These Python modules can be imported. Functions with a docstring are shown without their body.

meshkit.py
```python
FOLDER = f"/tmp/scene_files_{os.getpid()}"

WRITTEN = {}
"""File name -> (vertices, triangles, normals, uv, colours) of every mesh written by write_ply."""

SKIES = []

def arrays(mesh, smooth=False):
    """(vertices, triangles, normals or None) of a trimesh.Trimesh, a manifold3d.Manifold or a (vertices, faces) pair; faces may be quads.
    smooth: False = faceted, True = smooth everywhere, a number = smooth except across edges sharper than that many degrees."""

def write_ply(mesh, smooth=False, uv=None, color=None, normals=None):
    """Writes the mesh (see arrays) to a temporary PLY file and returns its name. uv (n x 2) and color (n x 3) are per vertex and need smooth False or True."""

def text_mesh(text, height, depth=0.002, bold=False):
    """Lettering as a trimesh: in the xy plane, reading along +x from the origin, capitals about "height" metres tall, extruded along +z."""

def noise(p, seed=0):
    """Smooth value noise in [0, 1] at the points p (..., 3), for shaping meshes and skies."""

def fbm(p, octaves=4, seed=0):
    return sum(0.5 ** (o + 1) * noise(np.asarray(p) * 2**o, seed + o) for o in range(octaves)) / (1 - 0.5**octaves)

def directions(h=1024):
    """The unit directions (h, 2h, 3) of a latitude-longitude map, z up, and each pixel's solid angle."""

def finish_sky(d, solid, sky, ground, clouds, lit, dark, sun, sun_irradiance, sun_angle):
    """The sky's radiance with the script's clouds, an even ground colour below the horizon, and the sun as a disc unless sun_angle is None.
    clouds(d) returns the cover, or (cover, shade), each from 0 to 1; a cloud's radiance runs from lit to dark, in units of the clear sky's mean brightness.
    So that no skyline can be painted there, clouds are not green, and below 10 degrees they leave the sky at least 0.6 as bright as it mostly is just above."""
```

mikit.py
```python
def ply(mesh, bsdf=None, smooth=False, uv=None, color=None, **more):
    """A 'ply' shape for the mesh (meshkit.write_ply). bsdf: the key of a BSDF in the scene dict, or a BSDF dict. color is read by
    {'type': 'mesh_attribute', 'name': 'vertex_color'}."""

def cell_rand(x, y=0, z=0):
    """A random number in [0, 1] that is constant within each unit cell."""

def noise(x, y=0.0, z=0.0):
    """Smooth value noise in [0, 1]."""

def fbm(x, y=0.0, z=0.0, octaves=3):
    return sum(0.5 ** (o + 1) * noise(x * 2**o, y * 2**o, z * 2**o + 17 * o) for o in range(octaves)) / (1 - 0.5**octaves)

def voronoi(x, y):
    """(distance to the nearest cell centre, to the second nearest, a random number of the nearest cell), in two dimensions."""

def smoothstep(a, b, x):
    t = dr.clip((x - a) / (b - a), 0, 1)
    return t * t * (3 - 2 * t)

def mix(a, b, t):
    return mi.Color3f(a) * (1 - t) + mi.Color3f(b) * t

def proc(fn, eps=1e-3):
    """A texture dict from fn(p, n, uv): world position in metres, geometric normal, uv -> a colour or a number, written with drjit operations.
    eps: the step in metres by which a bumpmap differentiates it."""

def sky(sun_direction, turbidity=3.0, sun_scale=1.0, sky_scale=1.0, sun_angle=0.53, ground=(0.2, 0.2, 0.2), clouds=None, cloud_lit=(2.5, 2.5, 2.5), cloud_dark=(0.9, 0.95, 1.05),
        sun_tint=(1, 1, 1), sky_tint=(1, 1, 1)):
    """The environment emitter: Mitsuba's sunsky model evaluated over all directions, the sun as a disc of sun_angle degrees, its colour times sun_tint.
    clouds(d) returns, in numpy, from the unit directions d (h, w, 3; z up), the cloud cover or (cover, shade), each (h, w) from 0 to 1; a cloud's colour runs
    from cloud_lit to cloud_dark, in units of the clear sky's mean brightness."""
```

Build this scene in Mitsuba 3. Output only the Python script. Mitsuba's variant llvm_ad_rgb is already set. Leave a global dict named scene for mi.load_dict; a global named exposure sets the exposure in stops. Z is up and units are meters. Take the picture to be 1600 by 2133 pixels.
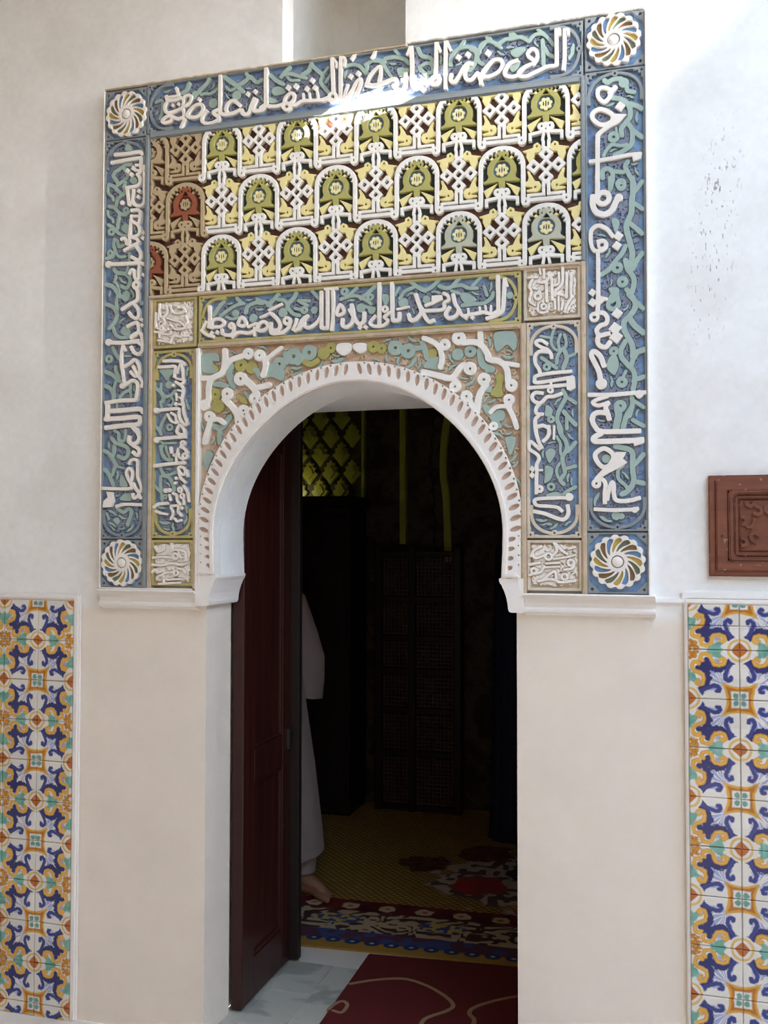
import math, random
import numpy as np, trimesh, drjit as dr, mitsuba as mi, mikit
from mikit import proc, noise, fbm, smoothstep, mix, cell_rand
from shapely.geometry import LineString, Polygon, Point, box as rect
from shapely.ops import unary_union
from shapely import affinity
random.seed(7); np.random.seed(7)
T4 = mi.ScalarTransform4f
scene, labels = {}, {}

# ---------------------------------------------------------------- camera, sky, exposure
CAM = np.array([1.9153, -2.9995, 1.6465])
FWD = np.array([-0.286609, 0.957528, 0.031546]); UPV = np.array([0.007995, -0.030535, 0.999502])
scene['camera'] = {'type': 'perspective', 'fov_axis': 'x', 'fov': math.degrees(2 * math.atan(800 / 2046.794)), 'near_clip': 0.02, 'far_clip': 200.0,
                   'to_world': T4().look_at(origin=CAM.tolist(), target=(CAM + FWD).tolist(), up=UPV.tolist())}
exposure = 5.92
scene['sky'] = mikit.sky([0.35, 0.55, 0.75], turbidity=4.5, sun_scale=0.0, sky_scale=1.0, ground=(0.42, 0.40, 0.37), sky_tint=(1.27, 1.015, 0.76))

# ---------------------------------------------------------------- materials
def rgb(c): return {'type': 'rgb', 'value': [float(x) for x in c]}
def prin(name, color, rough=0.6, spec=0.3, bump=None, scale=1.0, **more):
    b = {'type': 'principled', 'base_color': color if isinstance(color, dict) else rgb(color), 'roughness': rough, 'specular': spec, **more}
    if bump is not None: b = {'type': 'bumpmap', 'arbitrary': proc(bump, 2e-3), 'scale': scale, 'bsdf': b}
    scene[name] = {'type': 'twosided', 'bsdf': b}
    return name

def plaster_col(p, n, uv):
    a = fbm(p.x * 5, p.z * 5, p.y * 5, 4); f = fbm(p.x * 60, p.z * 60, p.y * 60, 2)
    c = mix((.80, .79, .765), (.755, .74, .71), smoothstep(.42, .75, a)) * (.965 + .07 * f)
    low = 1 - smoothstep(1.40, 1.46, p.z + .02 * a)                       # the dado below the cornice is a creamier paint
    c = mix(c, mi.Color3f(.77, .675, .565) * (.93 + .14 * a), low * .85)
    s = smoothstep(.70, .78, fbm(p.x * 170, p.z * 70, 3.0, 3)) * smoothstep(.09, .0, dr.abs(p.x - 2.02 - .1 * (p.z - 2.5))) * smoothstep(.45, .1, dr.abs(p.z - 2.55))
    return mix(c, (.20, .15, .11), s * .75)
def plaster_bump(p, n, uv): return fbm(p.x * 9, p.z * 9, p.y * 9, 3) * .004 + fbm(p.x * 45, p.z * 45, p.y * 45, 2) * .0009
prin('plaster', proc(plaster_col), .75, .25, plaster_bump, 1.0)
prin('white_stucco', (.79, .745, .70), .6, .3)
prin('cream', (.80, .745, .68), .55, .35)
prin('cream_white', (.80, .77, .72), .5, .35)
prin('teal', (.335, .43, .385), .55, .35)
prin('yellow', (.78, .68, .32), .5, .35)
prin('pale_yellow', (.76, .68, .38), .5, .35)
prin('olive', (.40, .37, .125), .5, .35)
prin('sage', (.47, .47, .36), .5, .35)
prin('blue_paint', (.14, .26, .45), .45, .4)
prin('brown_paint', (.22, .135, .06), .55, .3)
prin('ochre_paint', (.50, .36, .09), .5, .35)
prin('green_paint', (.15, .175, .12), .5, .35)
prin('grey_blue', (.235, .26, .275), .5, .4)
prin('slate', (.205, .225, .30), .6, .3)
prin('bare', (.46, .35, .215), .7, .2)
prin('red_bell', (.28, .085, .045), .6, .3)
def worn(a, b, c2, k):
    def f(p, n, uv):
        w = fbm(p.x * k, p.z * k, p.y * k, 3); v = fbm(p.x * k * 4 + 9, p.z * k * 4, p.y * k * 4, 2)
        return mix(mix(a, b, smoothstep(.38, .68, w)), c2, smoothstep(.60, .72, v) * .7)
    return f
prin('blue_ground', proc(worn((.19, .325, .53), (.13, .18, .31), (.26, .24, .26), 30.0)), .55, .35)
prin('maroon_ground', proc(worn((.085, .034, .026), (.12, .06, .045), (.26, .15, .10), 22.0)), .7, .25)
prin('dark_ground', (.040, .048, .046), .65, .25)
prin('tan', proc(worn((.58, .455, .335), (.50, .39, .29), (.43, .38, .19), 14.0)), .6, .3)
prin('olive_frame', proc(worn((.50, .43, .175), (.43, .37, .16), (.53, .40, .26), 14.0)), .55, .35)
prin('spandrel_ground', proc(worn((.63, .475, .35), (.52, .34, .235), (.42, .38, .36), 20.0)), .65, .3)
prin('hole_paint', (.60, .46, .385), .7, .2)
prin('pale_tan', proc(worn((.64, .57, .47), (.58, .49, .38), (.52, .46, .30), 14.0)), .6, .3)
prin('square_paint', proc(worn((.62, .53, .42), (.55, .47, .36), (.48, .40, .22), 20.0)), .6, .3)
def wood_col(p, n, uv):
    g = fbm(p.x * 40 + p.y * 40, p.z * 3.0, p.y * 8, 3)
    return mix((.050, .011, .008), (.022, .006, .005), g)
prin('door_wood', proc(wood_col), .35, .45)
def box_wood(p, n, uv):
    g = fbm(p.x * 9.0, p.z * 55, p.y * 40, 3); w = fbm(p.x * 70, p.z * 70, 1.0, 2)
    return mix(mix((.22, .070, .036), (.115, .036, .022), g), (.42, .27, .20), smoothstep(.78, .9, w) * .5)
prin('old_wood', proc(box_wood), .5, .4)
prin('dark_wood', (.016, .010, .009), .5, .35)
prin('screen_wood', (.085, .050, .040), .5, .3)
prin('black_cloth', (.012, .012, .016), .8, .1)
prin('green_gold', (.36, .36, .055), .4, .5)
prin('gilt_ground', (.05, .045, .012), .5, .4)
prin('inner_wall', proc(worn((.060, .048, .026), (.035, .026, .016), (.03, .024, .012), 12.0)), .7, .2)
prin('blue_cloth', (.02, .022, .05), .85, .1)
def marble_col(p, n, uv):
    v = fbm(p.x * 7 + 2 * fbm(p.x * 5, p.y * 5, 0., 3), p.y * 7, 3.0, 4)
    return mix((.46, .46, .40), (.25, .26, .24), smoothstep(.50, .64, v) * .7)
prin('marble', proc(marble_col), .25, .5)
prin('floor_stone', (.62, .58, .52), .45, .4)
prin('rug_red', (.10, .020, .020), .95, .05, sheen=.3)
prin('rug_beige', (.26, .17, .10), .95, .05)
prin('cloth_white', (.36, .305, .29), .9, .1)
prin('skin', (.34, .17, .11), .5, .35)
prin('hair', (.02, .015, .012), .6, .3)
prin('courtyard', (.26, .22, .18), .8, .2)  # for the added outer walls, dark to cut light bounced into the doorway
prin('grout', (.56, .52, .46), .8, .2)
prin('iron', (.07, .06, .055), .4, .5, metallic=.8)

def carpet_col(p, n, uv):
    x, y = p.x, p.y - .03 * (p.x - .7)
    d = y - .815
    wig = .012 * (noise(x * 30, y * 30) - .5)
    gold = mix((.30, .18, .04), (.40, .25, .07), fbm(x * 30, y * 30, 0., 2))
    u, v = (x + y) * 26, (x - y) * 26
    line = dr.minimum(dr.abs(u - dr.round(u)), dr.abs(v - dr.round(v)))
    c = mix((.09, .055, .03), gold, smoothstep(.06, .16, line))
    m = smoothstep(1.02, .90, dr.sqrt(dr.square((x - 1.18) / .42) + dr.square((d - 1.02) / .42)) + .5 * (noise(x * 11, y * 11) - .5))
    scroll = mix((.40, .35, .30), (.10, .07, .07), smoothstep(.5, .56, noise(x * 26 + 3 * noise(x * 9, y * 9), y * 26)))
    c = mix(c, scroll, m)
    for cx, cy, r, col in ((.99, .86, .14, (.33, .035, .03)), (.66, 1.12, .13, (.07, .02, .02)), (1.25, 1.1, .16, (.03, .04, .10)), (.93, 1.35, .15, (.10, .03, .03))):
        q = dr.sqrt(dr.square((x - cx) / r) + dr.square((d - cy) / r))
        k = smoothstep(1.0, .85, q + .45 * (noise(x * 22, y * 22) - .5))
        pet = mix(col, mi.Color3f(col) * .3 + mi.Color3f(.10, .05, .03), smoothstep(.5, .58, noise(x * 45 + 4, y * 45)))
        c = mix(c, pet, k)
    # bands, from the field towards the door
    red = mix((.15, .022, .022), (.05, .012, .02), noise(x * 22, y * 22))
    fx = (x - .40) / .17; fx = fx - dr.floor(fx) - .5
    q = dr.sqrt(dr.square(fx * .17 / .045) + dr.square((d - .455) / .04)) + .3 * (noise(x * 60, y * 60) - .5)
    red = mix(red, (.46, .35, .22), smoothstep(1.0, .8, q)); red = mix(red, (.30, .10, .05), smoothstep(.35, .2, q))
    c = mix(c, red, smoothstep(.53, .52, d + wig))
    fx = (x - .25) / .46; i = dr.floor(fx); fx = (fx - i - .5) * .46
    q = dr.sqrt(dr.square(fx / .2) + dr.square((d - .30) / .085))
    sw = noise(x * 34 + 5 * noise(x * 14, y * 14), y * 40)
    bg = mix((.40, .31, .20), (.07, .035, .03), smoothstep(.5, .57, sw))
    bg = mix(bg, mix((.42, .30, .08), (.05, .06, .20), smoothstep(.48, .55, noise(x * 55, y * 60))), smoothstep(.62, .5, q))
    c = mix(c, bg, smoothstep(.405, .395, d + wig))
    pur = mix((.10, .04, .06), (.05, .07, .17), smoothstep(.45, .6, noise(x * 24, y * 30)))
    c = mix(c, pur, smoothstep(.185, .175, d + wig))
    fx = (x - .41) / .083; fx = fx - dr.floor(fx) - .5
    q = dr.sqrt(dr.square(fx * .083 / .034) + dr.square((d - .075) / .028))
    c = mix(c, (.30, .17, .04), smoothstep(.085, .075, d + wig * .5))
    c = mix(c, (.025, .045, .13), smoothstep(1.05, .85, q)); c = mix(c, (.42, .36, .22), smoothstep(.38, .2, q))
    return c
prin('carpet', proc(carpet_col), .95, .05, sheen=.2)

# glazed tile: star in the corner (0,0), medallions at (1,0) and (0,1), blossom at (1,1); symmetric about the diagonal
def seg(px, py, a, b):
    dx, dy = b[0] - a[0], b[1] - a[1]
    h = dr.clip(((px - a[0]) * dx + (py - a[1]) * dy) / (dx * dx + dy * dy), 0, 1)
    return dr.sqrt(dr.square(px - a[0] - h * dx) + dr.square(py - a[1] - h * dy))
def chain(px, py, pts):
    d = seg(px, py, pts[0], pts[1])
    for a, b in zip(pts[1:], pts[2:]): d = dr.minimum(d, seg(px, py, a, b))
    return d
def tile_col(p, n, uv):
    wob = .018 * (noise(uv.x * 9 + 31 * p.x, uv.y * 9 + 17 * p.z) - .5)
    s, t = dr.maximum(uv.x, uv.y) + wob, dr.minimum(uv.x, uv.y) - wob
    rag = .05 * (noise(uv.x * 34 + 7 * p.x, uv.y * 34 + 5 * p.z) - .5)
    aa = .016
    white = mi.Color3f(.68, .65, .60)
    ang = dr.atan2(t - .30, s - .30)
    vein = smoothstep(.46, .60, noise(ang * 13, dr.sqrt(dr.square(s - .3) + dr.square(t - .3)) * 3 + 40 * p.x))
    inleaf = smoothstep(.36, .30, dr.sqrt(dr.square(s - .5) + dr.square(t - .5)))
    c = mix(white, (.26, .31, .56), vein * inleaf * .85)
    def put(c, d, w, col): return mix(c, col, 1 - smoothstep(w - aa, w + aa, d))
    navy, navy2 = (.022, .026, .13), (.035, .045, .20)
    band = chain(s, t, ((.82, .08), (.76, .18), (.655, .32), (.615, .44), (.655, .56), (.72, .66), (.70, .70)))
    c = put(c, band + rag, .078, navy)
    c = put(c, dr.sqrt(dr.square(s - .68) + dr.square(t - .68)) + rag, .085, navy)
    c = put(c, dr.sqrt(dr.square(s - .80) + dr.square(t - .625)), .062, navy)
    c = put(c, chain(s, t, ((.76, .15), (.60, .235), (.50, .275), (.43, .265), (.385, .215), (.40, .165), (.445, .165))) + rag * .3, .042, navy2)
    yel, yel2 = (.62, .31, .035), (.42, .15, .02)
    sc = chain(s, t, ((.80, .375), (.845, .335), (.80, .275), (.72, .30), (.69, .39), (.71, .49), (.80, .535), (.88, .56), (.925, .64), (.90, .73), (.82, .755), (.785, .715)))
    c = put(c, sc + rag * .25, .041, yel); c = put(c, sc, .012, (.68, .42, .10))
    r = dr.sqrt(dr.square(s - 1) + dr.square(t))
    c = put(c, r, .27, white); c = put(c, r, .232, (.62, .42, .14)); c = put(c, r, .180, white)
    c = put(c, .75 * (dr.abs(s - 1) + dr.abs(t)) + .25 * r, .155, (.45, .13, .025))
    g = dr.minimum(dr.sqrt(dr.square((s - .985) / 1.0) + dr.square((t - .40) / 1.25)), chain(s, t, ((.99, .45), (.89, .40), (.93, .48))))
    g = dr.minimum(g, seg(s, t, (.97, .40), (.985, .56)))
    c = put(c, g + rag * .5, .058, mix((.10, .30, .22), (.22, .42, .36), noise(uv.x * 14 + 50 * p.x, uv.y * 14 + 30 * p.z)))
    fl = dr.minimum(chain(s, t, ((.86, .86), (.95, .95))), chain(s, t, ((.955, .84), (.90, .89))))
    fl = dr.minimum(fl, dr.sqrt(dr.square(s - .95) + dr.square(t - .83)))
    c = put(c, fl + rag, .046, mix((.55, .25, .03), (.40, .14, .02), noise(uv.x * 30, uv.y * 30 + 20 * p.z)))
    k = s - .085 * dr.square(t / .33)                                     # the concave frame round the star's centre
    c = put(c, k, .262, yel); c = put(c, k + rag * .3, .215, yel2); c = put(c, s, .168, white)
    c = put(c, dr.sqrt(dr.square(s - .075) + dr.square(t - .075)) + rag * .5, .058, (.12, .30, .24))
    return c * (.94 + .12 * cell_rand(p.x * 7.14, p.z * 7.14))
prin('glazed_tile', proc(tile_col), .16, .5)

# ---------------------------------------------------------------- helpers
def num(key):
    if key not in scene: return key
    i = 1
    while f'{key}_{i:03d}' in scene: i += 1
    return f'{key}_{i:03d}'
TAKEN = {}
def add(key, mesh, bsdf, smooth=False, label=None, **kw):
    if key in scene:
        i = TAKEN.get(key, 0) + 1; TAKEN[key] = i; key = f'{key}_{i:03d}'
    scene[key] = mikit.ply(mesh, bsdf, smooth=smooth) if not isinstance(mesh, dict) else mesh
    if label or kw: labels[key] = {**({'label': label} if label else {}), **kw}
    return key
def thing(key, label, category, group=None, **kw):
    labels[key] = {'label': label, 'category': category, **({'group': group} if group else {}), **kw}
    return key
def struct(key, mesh, bsdf, label, smooth=False):
    return add(key, mesh, bsdf, smooth, label, kind='structure')
def polys(g):
    if g.is_empty: return []
    return [q for q in getattr(g, 'geoms', [g]) if q.geom_type == 'Polygon' and q.area > 2e-7]
def ext(g, y0, y1):
    """The region g of the wall plane (x, z) as a plate from y0 (back) to y1 (front, smaller)."""
    out = []
    for q in polys(g):
        m = trimesh.creation.extrude_polygon(q, y0 - y1, engine='earcut')
        v = m.vertices
        m.vertices = np.stack([v[:, 0], y0 - v[:, 2], v[:, 1]], 1)
        out.append(m)
    return trimesh.util.concatenate(out) if out else None
def relief(g, y0, y1, b=.0013):
    """A plate with a stepped, softened rim."""
    a = ext(g, y0, y1 + b)
    if a is None: return None
    t = ext(g.buffer(-b), y1 + b, y1)
    return trimesh.util.concatenate([a, t]) if t is not None else a
def bx(x0, x1, y0, y1, z0, z1, c=0.0):
    if c <= 0:
        return trimesh.creation.box(bounds=[[x0, y0, z0], [x1, y1, z1]])
    pts = []
    for sx in (0, 1):
        for sy in (0, 1):
            for sz in (0, 1):
                X, Y, Z = (x0, x1)[sx], (y0, y1)[sy], (z0, z1)[sz]
                ix, iy, iz = (c, -c)[sx], (c, -c)[sy], (c, -c)[sz]
                pts += [[X + ix, Y + iy, Z], [X + ix, Y, Z + iz], [X, Y + iy, Z + iz]]
    return trimesh.convex.convex_hull(np.array(pts))
def prism_x(prof, x0, x1):
    """The profile (y, z) extruded along x."""
    m = trimesh.creation.extrude_polygon(Polygon(prof).buffer(0), x1 - x0, engine='earcut')
    v = m.vertices
    m.vertices = np.stack([x0 + v[:, 2], v[:, 0], v[:, 1]], 1)
    return m
def prism_y(prof, y0, y1):
    return ext(Polygon(prof).buffer(0), y1, y0)
def prism_z(prof, z0, z1):
    m = trimesh.creation.extrude_polygon(Polygon(prof).buffer(0), z1 - z0, engine='earcut')
    m.vertices = m.vertices + [0, 0, z0]
    return m
def spline(p, closed=False, n=6):
    p = np.asarray(p, float)
    if len(p) < 3: return p
    q = np.vstack([p[-1], p, p[0], p[1]]) if closed else np.vstack([2 * p[0] - p[1], p, 2 * p[-1] - p[-2]])
    t = np.linspace(0, 1, n, endpoint=False)[:, None]; o = []
    for i in range(len(q) - 3):
        a, b, c, e = q[i:i + 4]
        o.append(.5 * (2 * b + (c - a) * t + (2 * a - 5 * b + 4 * c - e) * t**2 + (3 * b - a - 3 * c + e) * t**3))
    o = np.vstack(o)
    return o if closed else np.vstack([o, p[-1]])
def stroke(k, w, r, p):
    e = k[1:]
    if k[0] == 'W' and e != 'P': w = w * .95
    if k[0] in 'VO' and e in ('', 'R'): w = w * .95
    if k[0] == 'L' and e in ('', 'C', 'R'): w = w * .86
    if k == 'D':
        x, z = p[0]; h = w * .60
        return Polygon([(x - h, z - .1 * h), (x + .1 * h, z - h), (x + h, z + .1 * h), (x - .1 * h, z + h)])
    if e == 'R':
        f = .72 if k[0] == 'V' else .62 if k[0] in 'WO' else 1.0
        r = r * f
        return Point(*p[0]).buffer(r + w / 2, 6).difference(Point(*p[0]).buffer(max(r - w / 2, r * .35), 4))
    if e == 'B': return Point(*p[0]).buffer(w, 5)
    if e == 'P': return Polygon(spline(p, True, 4) if k[0] != 'L' else p).buffer(0)
    if e == 'C':
        c = spline(p, True, 5)
        return LineString(np.vstack([c, c[:1]])).buffer(w / 2, 4)
    return LineString(spline(p, False, 5)).buffer(w / 2, 4, cap_style=3 if k[0] == 'L' else 1).buffer(-.22 * w, 3).buffer(.22 * w, 3)

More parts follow.
